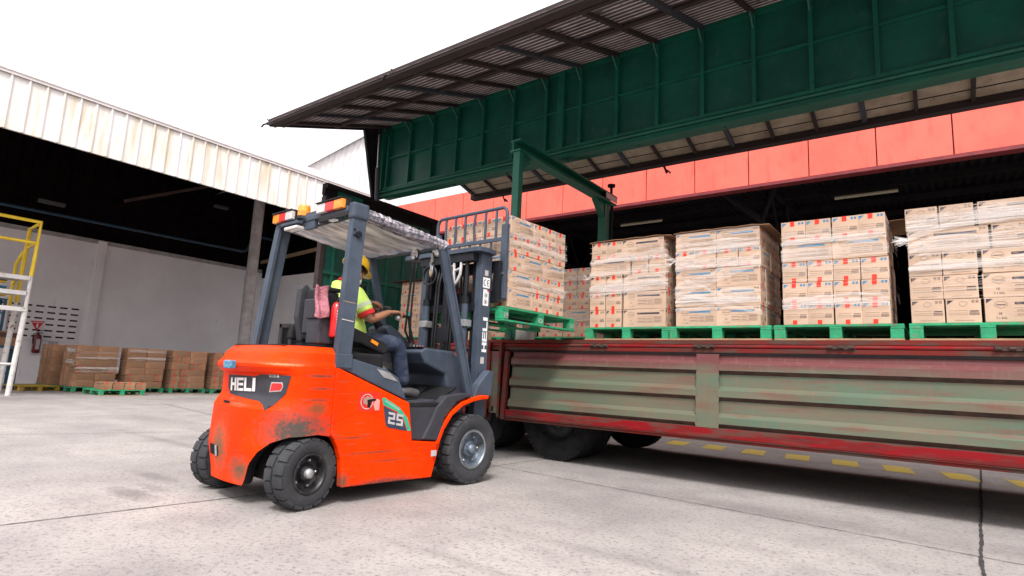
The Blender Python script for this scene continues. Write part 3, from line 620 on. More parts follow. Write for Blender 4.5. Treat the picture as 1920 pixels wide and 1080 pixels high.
# centre beam of the roof
m_ = MB()
m_.box((-8.9, 7.18, 4.335), (XR, 7.22, 4.40), TGREENB); m_.box((-8.9, 7.14, 4.318), (XR, 7.25, 4.334), TGREENB); m_.tube([(-8.9, 7.16, 4.425), (XR, 7.16, 4.425)], .028, TGREENB, 8)
m_.box((-8.9, 7.225, 4.455), (XR, 7.50, 4.465), TDARK); m_.box((-8.9, 7.50, 4.425), (XR, 7.54, 4.54), TGREENB); m_.box((-8.9, 7.44, 4.405), (XR, 7.56, 4.424), TGREENB)
for k in range(11): x = -8.2+k*1.2; m_.box((x, 7.255, 4.36), (x+.05, 7.435, 4.42), TGREENB)
T('roof_beam', m_)
RX = [-8.54, -7.94, -7.34, -6.74, -6.14, -5.49, -4.84, -4.22, -3.61, -2.99, -2.36, -1.71, -1.06, -.40, .27, .93, 1.6, 2.25, 2.9, 3.5]
# near wing: half roof standing upright, side panel sloping out over the yard
w1 = T('wing', MB().box((-8.7, 7.22, 4.47), (XR, 7.25, 5.82), TGREEN)); tag(w1, 'raised wing on the yard side, green inside with a corrugated side panel')
def W_(name, mb, w): o = mb.build(name, w, (0, 0, 0)); o.location = (-TO[0], -TO[1], 0); return o
m_ = MB()
for x in RX: m_.box((x-.025, 7.14, 4.47), (x+.025, 7.219, 5.74), TGREENB, .005)
m_.box((-4.62, 7.13, 4.47), (-4.50, 7.219, 5.74), TGREENB, .006)
m_.box((-8.7, 7.17, 5.085), (XR, 7.219, 5.12), TGREENB); m_.box((-8.7, 7.15, 4.455), (XR, 7.219, 4.50), TGREENB); m_.box((-8.7, 7.16, 5.71), (XR, 7.22, 5.80), TGREENB)
m_.box((-8.72, 7.10, 4.45), (-8.62, 7.22, 5.80), TGREENB)
W_('frame', m_, w1)
def wl(t, up=0.): # point along the sloping side panel: t metres out from the hinge line, up = above it
    d = Vector((0, 4.77-7.2, 4.95-5.80)).normalized(); nn = Vector((0, -d.z, d.y)); nn = nn if nn.z > 0 else -nn
    return Vector((0, 7.2, 5.78))+d*t+nn*up
m_ = MB(); prof = []; t = 0
while t < 2.48: prof += [(t, .0), (t+.078, .0), (t+.088, .022), (t+.106, .022)]; t += .118
vs = [wl(a, b) for a, b in prof]; n = len(vs)
for par_, mm_ in ((0, SHEET), (1, SHEET_LIT)): m_.add([v+Vector((-8.7, 0, 0)) for v in vs]+[v+Vector((XR, 0, 0)) for v in vs], [(i, i+1, n+i+1, n+i) for i in range(n-1) if (i % 4 in (0, 3)) != bool(par_)], mm_)  # every other strip takes the lighter copy: light stripes put into the colour
vs = [wl(0, .03), wl(2.52, .03)]; m_.add([vs[0]+Vector((-8.7, 0, 0)), vs[1]+Vector((-8.7, 0, 0)), vs[1]+Vector((XR, 0, 0)), vs[0]+Vector((XR, 0, 0))], [(0, 1, 2, 3)], TDARK)
W_('side_panel', m_, w1)
m_ = MB()
for i, x in enumerate(RX):
    a = wl(.0, -.03)+Vector((x, 0, 0)); b = wl(2.45, -.03)+Vector((x, 0, 0)); m_.obox(a, b, .05 if i % 2 else .075, .05, TBROWN if (i % 3) != 1 else TBLUE)
    c = Vector((x, 7.17, 5.5)); m_.obox(wl(.24, -.02)+Vector((x, 0, 0)), c, .02, .03, TGREENB)
m_.obox(wl(1.25, -.025)+Vector((-8.7, 0, 0)), wl(1.25, -.025)+Vector((XR, 0, 0)), .07, .04, TBROWN)
W_('ribs', m_, w1)
m_ = MB(); m_.obox(wl(2.5, -.0)+Vector((-8.76, 0, 0)), wl(2.5, .0)+Vector((XR, 0, 0)), .13, .10, TBROWN); m_.obox(wl(2.36, -.05)+Vector((-8.7, 0, 0)), wl(2.36, -.05)+Vector((XR, 0, 0)), .06, .04, TBROWN)
m_.obox(wl(0, 0)+Vector((-8.74, 0, 0)), wl(2.55, 0)+Vector((-8.74, 0, 0)), .07, .10, TDARK)
W_('edge_rail', m_, w1)
for x in (-8.74, -5.72, -2.2):
    m_ = MB(); p = wl(2.53, .0)+Vector((x, 0, 0)); m_.box(p+Vector((-.12, -.02, .0)), p+Vector((.02, .04, .035)), TDARK, .004); m_.tube([p+Vector((-.10, 0, .02)), p+Vector((-.16, -.04, .0)), p+Vector((-.20, -.05, -.04))], .014, TDARK, 8); m_.tube([p+Vector((-.02, -.02, .03)), p+Vector((-.06, -.04, .07))], .01, TDARK, 8)
    W_('latch', m_, w1)
# wing end plate and lift cylinder
m_ = MB(); m_.prism([(6.72, 5.60), (7.22, 5.82), (7.22, 4.24), (7.06, 4.24)], 'x', -8.82, -8.76, TDARK); W_('end_plate', m_, w1)
m_ = MB(); m_.tube([(-8.60, 7.02, 4.2), (-8.60, 6.98, 4.85)], .045, TBLUE, 12); m_.tube([(-8.60, 6.98, 4.85), (-8.60, 6.95, 5.55)], .022, CHROME, 10); m_.tube([(-8.60, 6.95, 5.52), (-8.60, 6.95, 5.62)], .04, TDARK, 10)
T('lift_cylinder', m_)
# far wing
w2 = T('wing', MB().box((-8.7, 7.585, 4.53), (XR, 7.61, 5.80), TGREEN)); tag(w2, 'raised wing on the far side with beige boarding underneath')
def wr(t, up=0.):
    d = Vector((0, 10.10-7.61, 5.10-5.80)).normalized(); nn = Vector((0, -d.z, d.y)); return Vector((0, 7.61, 5.80))+d*t+nn*up
m_ = MB()
for k in range(9):
    a, b = wr(k*.272+.012), wr(k*.272+.258)
    m_.add([v+Vector((x, 0, 0)) for v, x in ((a, -8.7), (b, -8.7), (b, XR), (a, XR))], [(0, 1, 2, 3)], BOARD)
a, b = wr(0, .02), wr(2.5, .02); m_.add([v+Vector((x, 0, 0)) for v, x in ((a, -8.7), (b, -8.7), (b, XR), (a, XR))], [(0, 1, 2, 3)], TBROWN)
W_('lining_boards', m_, w2)
m_ = MB()
for k in range(20):
    x = -8.62+k*.655; m_.obox(wr(.1, -.03)+Vector((x, 0, 0)), wr(2.4, -.03)+Vector((x, 0, 0)), .05 if k % 3 else .07, .05, TBROWN if k % 3 else TBLUE)
W_('ribs', m_, w2)
m_ = MB(); m_.obox(wr(2.46, -.02)+Vector((-8.74, 0, 0)), wr(2.46, -.02)+Vector((XR, 0, 0)), .16, .14, TBROWN); W_('edge_rail', m_, w2)
for x in (-7.9, -4.05):
    m_ = MB(); p = wr(2.55, -.05)+Vector((x, 0, 0)); m_.obox(p, p+Vector((.05, .03, -.14)), .05, .03, TDARK); m_.obox(p+Vector((.05, .03, -.08)), p+Vector((.12, .03, -.15)), .03, .03, TDARK)
    W_('latch', m_, w2)
# portal frame that carries the roof beam
m_ = MB()
def ibeam_post(mb, x, y, z0, z1):
    mb.box((x-.08, y-.075, z0), (x-.066, y+.075, z1), TGREENB); mb.box((x+.066, y-.075, z0), (x+.08, y+.075, z1), TGREENB); mb.box((x-.066, y-.008, z0), (x+.066, y+.008, z1), TGREENB)
m_.box((-4.60, 6.04, 1.46), (-4.49, 6.14, 4.04), TGREENB, .008); T('portal_post', m_)
m_ = MB(); m_.box((-4.68, 8.66, 1.46), (-4.54, 8.82, 4.04), TGREENB, .008); m_.tube([(-4.52, 8.86, 1.5), (-4.52, 8.86, 4.02)], .03, TDARK, 8)
T('portal_post', m_)
m_ = MB(); m_.box((-4.65, 6.03, 4.045), (-4.48, 8.98, 4.07), TGREENB); m_.box((-4.65, 6.03, 4.19), (-4.48, 8.98, 4.215), TGREENB); m_.box((-4.625, 6.04, 4.07), (-4.60, 8.97, 4.19), TGREENB)
m_.box((-4.475, 8.55, 4.08), (-4.465, 8.96, 4.18), GREYM)
for s in ((6.19, 6.42, 1), (8.65, 8.38, -1)): m_.prism([(s[0], 3.78), (s[0], 4.04), (s[1], 4.04)], 'x', -4.66, -4.56, TGREENB)
T('portal_beam', m_)
m_ = MB(); m_.tube([(-4.6, 8.99, 4.2), (-4.6, 8.99, 4.42)], .025, TDARK, 8); m_.tube([(-4.6, 8.99, 4.42), (-4.6, 8.99, 4.46)], .07, TDARK, 12); m_.box((-4.68, 8.9, 4.216), (-4.52, 9.08, 4.235), TDARK); T('lock_stud', m_)
# two pale wooden blocks lying on the deck edge beside the portal
for (x, l, rot, lab) in ((-5.16, .30, .06, 'short plywood block on the truck deck edge just right of the forklift mast'), (-4.42, .26, -.03, 'pale whitewashed block on the truck deck under the lifted pallet')):
    m_ = MB(); m_.box((-l/2, -.05, 0), (l/2, .10, .125), PWOOD if x < -5 else CONCRC, .006)
    o = m_.build('wooden_block'); o.location = (x, 6.18, 1.457); o.rotation_euler.z = rot; tag(o, lab, 'block')

# ================================================================ CARTONS AND PALLETS
def carton_mesh(name, L, Wd, H, kind, card=CARD):
    """origin at bottom centre; long axis on X.  long faces carry the wide label, ends the small one"""
    mb = MB(); g = .0015; mb.box((-L/2+g, -Wd/2+g, g), (L/2-g, Wd/2-g, H-g), card, .004)
    e = .0012; col = {'blue': INKB, 'dark': INK, 'wipes': INK, 'plain': INK, 'warm': INK}[kind]
    for sgn in (-1, 1):
        def F(u_, v_, s=sgn): return (s*-1*(-L/2+u_)*1. if s > 0 else -L/2+u_, s*(Wd/2-g+e), v_)   # reads left to right
        def rect(u0_, v0_, u1_, v1_, m, F=F): mb.add([F(u0_, v0_), F(u1_, v0_), F(u1_, v1_), F(u0_, v1_)], [(0, 1, 2, 3)], m)
        def tri(F, s, m): mb.add([F(.012, H-.012), F(.012+s, H-.012), F(.012, H-.012-s*.8)], [(0, 1, 2)], m); mb.add([(F(.02, H-.018)), F(.012+s*.45, H-.018), F(.02, H-.016-s*.35)], [(0, 1, 2)], card)
        def ring(F, cx, cz, rx, rz, m, w=.0035):
            n_ = 24; vs = []
            for k in range(n_):
                a = 2*PI*k/n_; zz_ = math.sin(a); sq = 1-.25*(zz_ < -.5)
                vs += [F(cx+rx*math.cos(a)*sq, cz+rz*zz_), F(cx+(rx-w)*math.cos(a)*sq, cz+(rz-w)*zz_)]
            mb.add(vs, [(2*k, 2*k+1, (2*k+3) % (2*n_), (2*k+2) % (2*n_)) for k in range(n_)], m)
        def word(F, txt, x, z, h, m, bold=0): flat_text(mb, txt, m, lambda a, b: F(x+a, z+b), h, bold)
        if kind == 'plain':
            rect(L*.2, H*.55, L*.75, H*.66, INKG); rect(.02, H*.86, .07, H*.9, INK); rect(L*.25, H*.3, L*.9, H*.34, INKG)
        else:
            tri(F, .045, col)
            ring(F, .105, H*.70, .042, .03, INKG); word(F, 'vissmen', .072, H*.67, .014, INKG if kind != 'wipes' else INK, .02)
            rect(L*.34, H*.70, L*.86, H*.80, col)
            e0 = e
            def F2(u_, v_, s=sgn): p = F(u_, v_); return (p[0], s*(Wd/2-g+e+.0008), p[2])
            word(F2, 'Wipes' if kind != 'blue' else 'Liquid Baby Wipes', L*.355, H*.718, H*.06, card)
            for zz_ in (.46, .30):
                for a_, b_ in ((.36, .55), (.58, .70)): rect(L*a_, H*zz_, L*b_, H*(zz_+.03), INKG)
                for q in range(9): rect(L*.74+q*.0095, H*(zz_-.02), L*.74+q*.0095+.006, H*(zz_+.07), INKG)
            for zz_ in (.56, .40, .24): rect(L*.33, H*zz_, L*.92, H*zz_+.0022, INKG)
            word(F, '10', .088, H*.30, .02, INKG if kind != 'wipes' else INK, .02); word(F, '7.1 KG', .07, H*.13, .017, INKG if kind != 'wipes' else INK, .01)
            for q in (.06, .035): rect(L-q, H*.84, L-q+.017, H*.92, INKG)
    for sgn in (-1, 1):
        def G(u_, v_, s=sgn): return (s*(L/2-g+e), s*(-Wd/2+u_), v_)
        def rect2(u0_, v0_, u1_, v1_, m): mb.add([G(u0_, v0_), G(u1_, v0_), G(u1_, v1_), G(u0_, v1_)], [(0, 1, 2, 3)], m)
        if kind == 'plain': rect2(Wd*.2, H*.6, Wd*.7, H*.68, INKG); continue
        mb.add([G(.012, H-.014), G(.055, H-.014), G(.012, H-.05)], [(0, 1, 2)], col)
        if kind == 'wipes': mb.add([G(.022, H-.021), G(.040, H-.021), G(.022, H-.036)], [(0, 1, 2)], card)
        for q in (.062, .035): rect2(Wd-q, H*.82, Wd-q+.018, H*.93, INKG if kind != 'blue' else INKB)
        for zz_ in (.50, .40, .33): rect2(.02, H*zz_, Wd*.62, H*zz_+.0025, INKG)
        rect2(Wd*.66, H*.32, Wd*.94, H*.43, INKG); rect2(Wd*.68, H*.46, Wd*.93, H*.50, INK if kind == 'wipes' else INKG)
        if kind == 'wipes':
            ring(G, Wd*.5, H*.78, .028, .022, INKG, .003); rect2(Wd*.25, H*.1, Wd*.8, H*.115, INKG)
        else:                      # red tape pulled over the top and bottom edge
            j = .004
            for v0_, v1_ in ((H-.052, H-.001), (.001, .045)):
                c_ = Wd*.47; mb.add([G(c_-.019, v0_), G(c_+.019, v0_+j), G(c_+.019, v1_), G(c_-.019, v1_)], [(0, 1, 2, 3)], TAPE)
                mb.add([(G(c_-.019, v0_)[0]+sgn*.0006,)+G(c_-.012, v0_+.004)[1:], (G(c_, v0_)[0]+sgn*.0006,)+G(c_+.017, v0_+.004)[1:], (G(c_, v0_)[0]+sgn*.0006,)+G(c_+.016, v1_)[1:], (G(c_, v0_)[0]+sgn*.0006,)+G(c_-.014, v1_)[1:]], [(0, 1, 2, 3)], TAPE)
            mb.add([(G(Wd*.47-.019, 0)[0], G(Wd*.47-.019, 0)[1], H-.0004), (G(Wd*.47+.019, 0)[0], G(Wd*.47+.019, 0)[1], H-.0004), (sgn*(L/2-.07), G(Wd*.47+.019, 0)[1], H-.0004), (sgn*(L/2-.07), G(Wd*.47-.019, 0)[1], H-.0004)], [(0, 1, 2, 3)], TAPE)
    me_o = mb.build(name); me = me_o.data; bpy.data.objects.remove(me_o); return me
ORD = ['', 'first', 'second', 'third', 'fourth', 'fifth', 'sixth', 'seventh', 'eighth', 'ninth', 'tenth']
def put(me, loc, rz, label, group, jit=.004):
    o = bpy.data.objects.new('carton', me); C.objects.link(o)
    o.location = (loc[0]+random.uniform(-jit, jit), loc[1]+random.uniform(-jit, jit), loc[2]); o.rotation_euler = (random.uniform(-.004, .004), random.uniform(-.004, .004), rz+random.uniform(-.02, .02))
    return tag(o, label, 'carton', group)
def stack(M_, dims, org, ang, rows, side, desc, group, nside, topfull=False, dep=.98, gap={}):
    """org: bottom near corner (left end of the front), ang: direction of the front run; rows: strings of E / L from the bottom up.
    side: strings for the face going away at the right end"""
    L, Wd, H = dims; ux = Vector((math.cos(ang), math.sin(ang), 0)); uy = Vector((-math.sin(ang), math.cos(ang), 0)); o3 = Vector(org)
    N = len(rows)
    for ri, row in enumerate(rows):
        x = (gap.get(ri, 0)); z = o3.z+ri*H; n_ = 0; what = 'taped end' if 'E' in row else 'printed'
        fd = L if 'E' in row and 'L' not in row else (L if 'E' in row else Wd)
        lastd = Wd
        for ch in row:
            if ch == ' ': x += .022; continue
            n_ += 1; w, d = (Wd, L) if ch == 'E' else (L, Wd)
            c = o3+ux*(x+w/2)+uy*(d/2); rz = ang+(PI/2 if ch == 'E' else 0)
            if ch == 'E': rz = ang-PI/2
            put(M_, (c.x, c.y, z), rz, f"{'narrow' if ch == 'E' else 'wide'} carton, {ORD[n_]} from left in {ORD[ri+1]} row up, {desc}", group)
            x += w+.002; lastd = d
        # cartons behind, along the right flank
        y = lastd+.003; k = 0; Wt = x
        while side and y < dep-.05:
            k += 1
            ch = 'E' if (lastd == Wd and k == 1) else 'L'
            ch = side[ri % len(side)][min(k-1, len(side[ri % len(side)])-1)]
            w, d = (Wd, L) if ch == 'e' else (L, Wd)
            if y+d > dep+.1: break
            xx = Wt-w; c = o3+ux*(xx+w/2)+uy*(y+d/2)
            put(M_, (c.x, c.y, z), ang+(PI/2 if ch == 'e' else 0), f"flank carton, {ORD[k+1]} back in {ORD[ri+1]} row up, {desc}", group)
            if ri == N-1 and topfull:
                for q in range(1, 3 if ch != 'e' else 5):
                    xx2 = xx-q*(w+.002)
                    if xx2 < -.05: break
                    c = o3+ux*(xx2+w/2)+uy*(y+d/2)
                    put(M_, (c.x, c.y, z), ang+(PI/2 if ch == 'e' else 0), f"top-layer carton, {ORD[q+1]} in, {ORD[k+1]} back, {desc}", group)
            y += d+.003
def pallet_proto(L=1.06, Wd=1.1, col=PGREEN, name='pallet', low=None):
    t = empty(name, (0, 0, 0)); hl, hw = L/2, Wd/2
    m_ = MB()
    for k in range(7): y = -hw+k*(Wd-.1)/6; m_.box((-hl, y, .128), (hl, y+.1, .148), col, .003)
    for x in (-hl, -.05, hl-.1): m_.box((x, -hw, .108), (x+.1, hw, .127), col)
    m_.build('top_deck', t)
    m_ = MB()
    for y in (-hw, -.05, hw-.1): m_.box((-hl, y, .0), (hl, y+.1, .018), col if (y > -hw or low) else PWOOD, .002)
    m_.build('bottom_deck', t)
    for x in (-hl, -.05, hl-.1):
        for y in (-hw, -.05, hw-.1):
            m_ = MB(); j = random.uniform(-.006, .006); m_.box((x+j, y+.002, .019), (x+.1+j, y+.1, .107), col, .005); m_.build('block', t)
    return t
pal = pallet_proto()
used = [0]
def put_pallet(loc, rz, label, group, proto=None):
    p = proto or pal
    if p.get('used'): p = copy_tree(p)
    else: p['used'] = 1
    p.location = loc; p.rotation_euler = (0, 0, rz); tag(p, label, 'pallet', group); 
    if 'used' in p and p is not (proto or pal): del p['used']
    return p
GT = 'cartons stacked on the truck'
GP = 'green pallets on the truck deck'
cm_dark = carton_mesh('carton_dark', .515, .205, .206, 'dark')
cm_blue = carton_mesh('carton_blue', .44, .22, .206, 'blue')
cm_wipe = carton_mesh('carton_wipes', .56, .237, .206, 'wipes')
DZ = 1.457; PZ = DZ+.15
put_pallet((-2.885, 6.62, DZ), 0, 'green pallet on the truck deck under the leftmost front stack of cartons', GP)
put_pallet((-1.86, 6.62, DZ), 0, 'green pallet on the truck deck under the second stack with blue print', GP)
put_pallet((-.775, 6.62, DZ), 0, 'green pallet on the truck deck under the third stack with red tape', GP)
put_pallet((.32, 6.62, DZ), 0, 'green pallet on the truck deck under the rightmost stack', GP)
sd = ['LLL', 'LLL', 'eLL', 'LLL', 'eLL']
stack(cm_dark, (.515, .205, .206), (-3.375, 6.10, PZ), 0, ['EE L', 'EE L', 'EE L', 'L EE', 'EEL'], ['LLLLL'], 'leftmost front stack on truck', GT, 'right', gap={4: .0, 3: .0, 2: 0})
stack(cm_blue, (.44, .22, .206), (-2.31, 6.10, PZ), 0, ['LL', 'LL', 'LL', 'EEEE', 'LL'], ['eLL', 'LLLL', 'eLL', 'LLL', 'LLLL'], 'second stack on truck', GT, 'right')
stack(cm_blue, (.44, .22, .206), (-1.225, 6.10, PZ), 0, ['EEEE', 'EEEE', 'EEEE', 'LL', 'EEEE'], ['LLL', 'LLL', 'LLL', 'eL', 'LLL'], 'third red-taped stack on truck', GT, 'right')
stack(cm_wipe, (.56, .237, .206), (-.19, 6.10, PZ), 0, ['EE L', 'EE L', 'EE L', 'L EE', 'EE L'], None, 'rightmost stack on truck', GT, 'right')
# sheets lying on top of the stacks
def sheet(x0, x1, y0, y1, z, label, m=CARDD, sag=.008, th=.005):
    mb = MB(); nx = 12; vs = []
    for i in range(nx+1):
        x = x0+(x1-x0)*i/nx; e_ = abs(2*i/nx-1); dz = -sag*3*max(0, e_-.75)*2+.004*math.sin(i*2.1)
        vs += [(x, y0, z+dz), (x, y1, z+dz+.01), (x, y1, z+dz+.01+th), (x, y0, z+dz+th)]
    fs = []
    for i in range(nx):
        a = i*4; fs += [(a, a+1, a+5, a+4), (a+1, a+2, a+6, a+5), (a+2, a+3, a+7, a+6), (a+3, a, a+4, a+7)]
    fs += [(0, 3, 2, 1), (nx*4, nx*4+1, nx*4+2, nx*4+3)]
    mb.add([(v[0]-(x0+x1)/2, v[1]-(y0+y1)/2, v[2]-z) for v in vs], fs, m); o = mb.build('cover_sheet'); o.location = ((x0+x1)/2, (y0+y1)/2, z); tag(o, label, 'sheet')
ZT = PZ+5*.206
sheet(-3.39, -2.36, 6.085, 7.1, ZT+.010, 'thin dark board lying on top of the leftmost truck stack', CARDD)
sheet(-2.33, -1.33, 6.08, 7.12, ZT+.010, 'thin board overhanging the top of the second truck stack', CARDD)
sheet(-1.24, .06, 6.5, 7.2, ZT+.010, 'cardboard sheet bridging the tops of the third and fourth truck stacks', CARDD, .0)
# second row of loads behind and towards the bulkhead
put_pallet((-4.62, 7.95, DZ), 0, 'green pallet on the far half of the deck behind the lifted load', GP)
put_pallet((-5.75, 7.95, DZ), 0, 'green pallet on the far half of the deck seen under the lifted load', GP)
put_pallet((-7.75, 7.95, DZ), 0, 'green pallet on the far half of the deck beside the bulkhead', GP)
stack(cm_blue, (.44, .22, .206), (-5.0, 7.42, PZ), 0, ['EEEE', 'LL', 'EEEE', 'EEEE', 'EEEE'], None, 'far-row stack left of the leftmost stack', GT, 'right')
stack(cm_blue, (.44, .22, .206), (-6.2, 7.42, PZ), 0, ['EEEE', 'EEEE', 'EEEE'], None, 'low far-row stack behind the lifted load', GT, 'right')
stack(cm_blue, (.44, .22, .206), (-8.15, 7.42, PZ), 0, ['EEEE', 'EEEE', 'EEEE', 'LL', 'EEEE'], None, 'stack beside the green bulkhead', GT, 'right')
sheet(-8.3, -7.15, 7.3, 8.4, PZ+5*.206+.012, 'thin dark board on the stack beside the green bulkhead', RUST_AND_SHADE)

# stretch film: narrow strands and bands of film hugging the stacks
def film(mb, o, ux, nrm, Wd, z0, z1, n, m, wr=(.0025, .008), slope=.025, cross=True, off=(.006, .016), amp=.0015):
    o = Vector(o); ux = Vector(ux); nrm = Vector(nrm)
    zs_ = [random.uniform(z0, z1-wr[1]*1.2) for _ in range(max(3, n//4))]; z1 = z1-wr[1]*1.2      # strands come in bunches
    for k in range(n):
        z = min(max(random.choice(zs_)+random.gauss(0, .035), z0), z1); s = .02+random.gauss(0, slope); h = random.uniform(*wr); d = random.uniform(*off)
        if random.random() < .07: s += random.choice((-1, 1))*random.uniform(.1, .3)
        a = 0 if random.random() < .8 else random.uniform(0, .5)*Wd; b = Wd if random.random() < .8 else random.uniform(.5, 1)*Wd
        K = 12; vs = []; ph = random.uniform(0, 6)
        for i in range(K+1):
            t = a+(b-a)*i/K; zz_ = z+s*(t-Wd/2)+amp*math.sin(ph+i*.6); zz_ = min(max(zz_, z0-.02), z1+.02)
            hh = h*(.55+.55*math.sin(ph+i*.4)**2)*(1 if 0 < i < K else .5); q = d+.002*math.sin(ph*2+i*1.3)
            vs += [o+ux*t+nrm*q+Vector((0, 0, zz_)), o+ux*t+nrm*(q+.001)+Vector((0, 0, zz_+hh))]
        mb.add(vs, [(2*i, 2*i+2, 2*i+3, 2*i+1) for i in range(K)], m, True)
def bands(mb, o, ux, nrm, lst, m):
    o = Vector(o); ux = Vector(ux); nrm = Vector(nrm)
    for (t0, za, t1, zb_, h) in lst:
        K = 14; vs = []
        for i in range(K+1):
            t = t0+(t1-t0)*i/K; z = za+(zb_-za)*i/K+.004*math.sin(i*1.9); q = .018+.003*math.sin(i*2.3+za*9)
            vs += [o+ux*t+nrm*q+Vector((0, 0, z)), o+ux*t+nrm*(q+.002)+Vector((0, 0, z+h*(1+.12*math.sin(i*.8))))]
        mb.add(vs, [(2*i, 2*i+2, 2*i+3, 2*i+1) for i in range(K)], m, True)
def tuft(mb, c, n, m, d=(-1, -.3, 0)):
    for k in range(n):
        p = Vector(c)+Vector([random.uniform(-.02, .02) for _ in range(3)]); q = p+Vector(d)*random.uniform(.03, .09)+Vector((random.uniform(-.03, .03), random.uniform(-.03, .03), random.uniform(-.05, .05)))
        w = Vector((0, 0, random.uniform(.008, .03))); mb.add([p, q, q+w*.4, p+w], [(0, 1, 2, 3)], m, True)
FG = 'stretch film around the loads'
def wrap(desc, org, ux, nrm, Wd, zlo, zhi, n1, n2, blist=(), side=None, tufts=()):
    mb = MB(); film(mb, org, ux, nrm, Wd, zlo, zhi, n1, STREAK); film(mb, org, ux, nrm, Wd, zlo, zhi, n2, STREAKL, (.03, .09), .03)
    bands(mb, org, ux, nrm, blist, STREAKL)
    if side:
        so_, su, sn, sw, n3 = side; film(mb, so_, su, sn, sw, zlo, zhi, n3, STREAK); film(mb, so_, su, sn, sw, zlo, zhi, max(2, n3//8), STREAKL, (.03, .08), .05)
    for c, n_ in tufts: tuft(mb, c, n_, STREAKL)
    c = Vector(org)+Vector(ux)*Wd/2; o = mb.build('stretch_film', None, (c.x, c.y, zlo)); o.location = (c.x, c.y, zlo); tag(o, desc, 'plastic film', FG)
wrap('clear stretch film wound round the upper rows of the leftmost truck stack', (-3.377, 6.095, 0), (1, 0, 0), (0, -1, 0), .985, PZ+.25, ZT, 46, 14, [(0, PZ+.60, 1.02, PZ+.66, .06), (0, PZ+.62, 1.0, PZ+.60, .04)], ((-2.35, 6.1, 0), (0, 1, 0), (1, 0, 0), .95, 14), [((-3.4, 6.09, PZ+.6), 8)])
wrap('clear stretch film with diagonal folds on the second truck stack', (-2.312, 6.095, 0), (1, 0, 0), (0, -1, 0), .885, PZ+.12, ZT, 56, 18, [(.0, PZ+.30, .88, PZ+.62, .14), (.9, PZ+.12, .1, PZ+.50, .03), (0, PZ+.35, .9, PZ+.1, .03), (0, PZ+.66, .9, PZ+.6, .1)], ((-1.40, 6.1, 0), (0, 1, 0), (1, 0, 0), .95, 30), [((-2.33, 6.09, PZ+.72), 14)])
wrap('thin stretch film strands across the third truck stack', (-1.227, 6.095, 0), (1, 0, 0), (0, -1, 0), .885, PZ+.16, ZT-.06, 50, 12, [(0, PZ+.62, .9, PZ+.64, .12)], ((-.32, 6.1, 0), (0, 1, 0), (1, 0, 0), .95, 14))
wrap('torn stretch film gathered at the left edge of the rightmost truck stack', (-.192, 6.095, 0), (1, 0, 0), (0, -1, 0), 1.06, PZ+.18, ZT-.02, 60, 16, [(.0, PZ+.84, .30, PZ+.92, .06), (.02, PZ+.80, .34, PZ+.9, .05), (0, PZ+.62, 1.1, PZ+.64, .03)], None, [((-.2, 6.09, PZ+.73), 34), ((-.03, 6.09, PZ+.6), 5)])
wrap('stretch film on the far-row stack behind the leftmost truck stack', (-5.02, 7.41, 0), (1, 0, 0), (0, -1, 0), .95, PZ+.1, ZT, 22, 5, (), ((-4.09, 7.42, 0), (0, 1, 0), (1, 0, 0), .9, 30))

# ================================================================ GOODS ALONG THE WAREHOUSE WALL
GW = 'cartons stored along the warehouse wall'; GWP = 'pallets along the warehouse wall'
cm_w = carton_mesh('carton_warm', .50, .25, .186, 'warm', CARDD); cm_p = carton_mesh('carton_plain', .50, .24, .186, 'plain', CARDD)
A = PI/2   # fronts face +X: run goes along +Y
def wstack(x, y, rows, desc, wp, cm=None, flank=True):
    put_pallet((x-.55, y+.55, 0), A, wp, GWP)
    L, Wd, H = .50, .25, .187; o3 = Vector((x, y, .152))
    for ri, row in enumerate(rows):
        yy = .02; n_ = 0
        for ch in row:
            n_ += 1; w, d = (Wd, L) if ch == 'E' else (L, Wd); me = cm_w if (cm or ch) == 'E' else cm_p
            put(me, (o3.x-.03-d/2, o3.y+yy+w/2, o3.z+ri*H), 0 if ch == 'E' else PI/2, f"{'red-taped' if me is cm_w else 'plain'} carton, {ORD[n_]} from left in {ORD[ri+1]} row up, {desc}", GW, .008)
            yy += w+.003
        # flank facing the yard entrance
        for k in range((2 if row[0] == 'E' else 3) if flank else 1):
            d0 = L if row[0] == 'E' else Wd; w_, r_ = Wd, 0
            put(cm_p, (o3.x-.03-d0-Wd/2-k*(Wd+.004), o3.y+.02+L/2, o3.z+ri*H), PI/2, f"flank carton, {ORD[k+2]} back in {ORD[ri+1]} row up, {desc}", GW, .006)
wstack(-20.05, 5.45, ['LL', 'LL', 'LL', 'LL', 'LL', 'LL'], 'rear wall stack behind the leftmost', 'green pallet under the rear wall stack behind the leftmost')
wstack(-18.75, 5.62, ['LL', 'LL', 'ELE', 'LL', 'LL', 'LL'], 'leftmost wrapped wall stack', 'green pallet under the leftmost wrapped wall stack')
wstack(-18.60, 6.80, ['LL', 'ELE', 'LL', 'LL', 'LL', 'LL'], 'second wall stack', 'green pallet under the second wall stack', None, False)
wstack(-18.45, 7.95, ['EEL', 'EEL', 'EEL', 'LEE', 'EEL', 'LL'], 'third wall stack', 'green pallet under the third wall stack', None, False)
wstack(-18.3, 9.10, ['EEEE', 'EEEE', 'EEEE', 'EEEE', 'EEEE', 'EEL'], 'wall stack beside the forklift', 'green pallet under the wall stack half hidden by the forklift', None, False)
p = put_pallet((-17.85, 6.32, 0), A+.03, 'green pallet with one low row of taped cartons in front of the wall stacks', GWP)
for k in range(4): put(cm_w, (-17.62, 5.98+k*.265, .152), 0, f'small taped carton, {ORD[k+1]} from left on the low front pallet by the wall', GW)
py_ = pallet_proto(1.0, 1.0, PYEL, 'pallet'); put_pallet((-19.9, 5.0, 0), .3, 'dull yellow pallet behind the leftmost wrapped wall stack', GWP, py_)
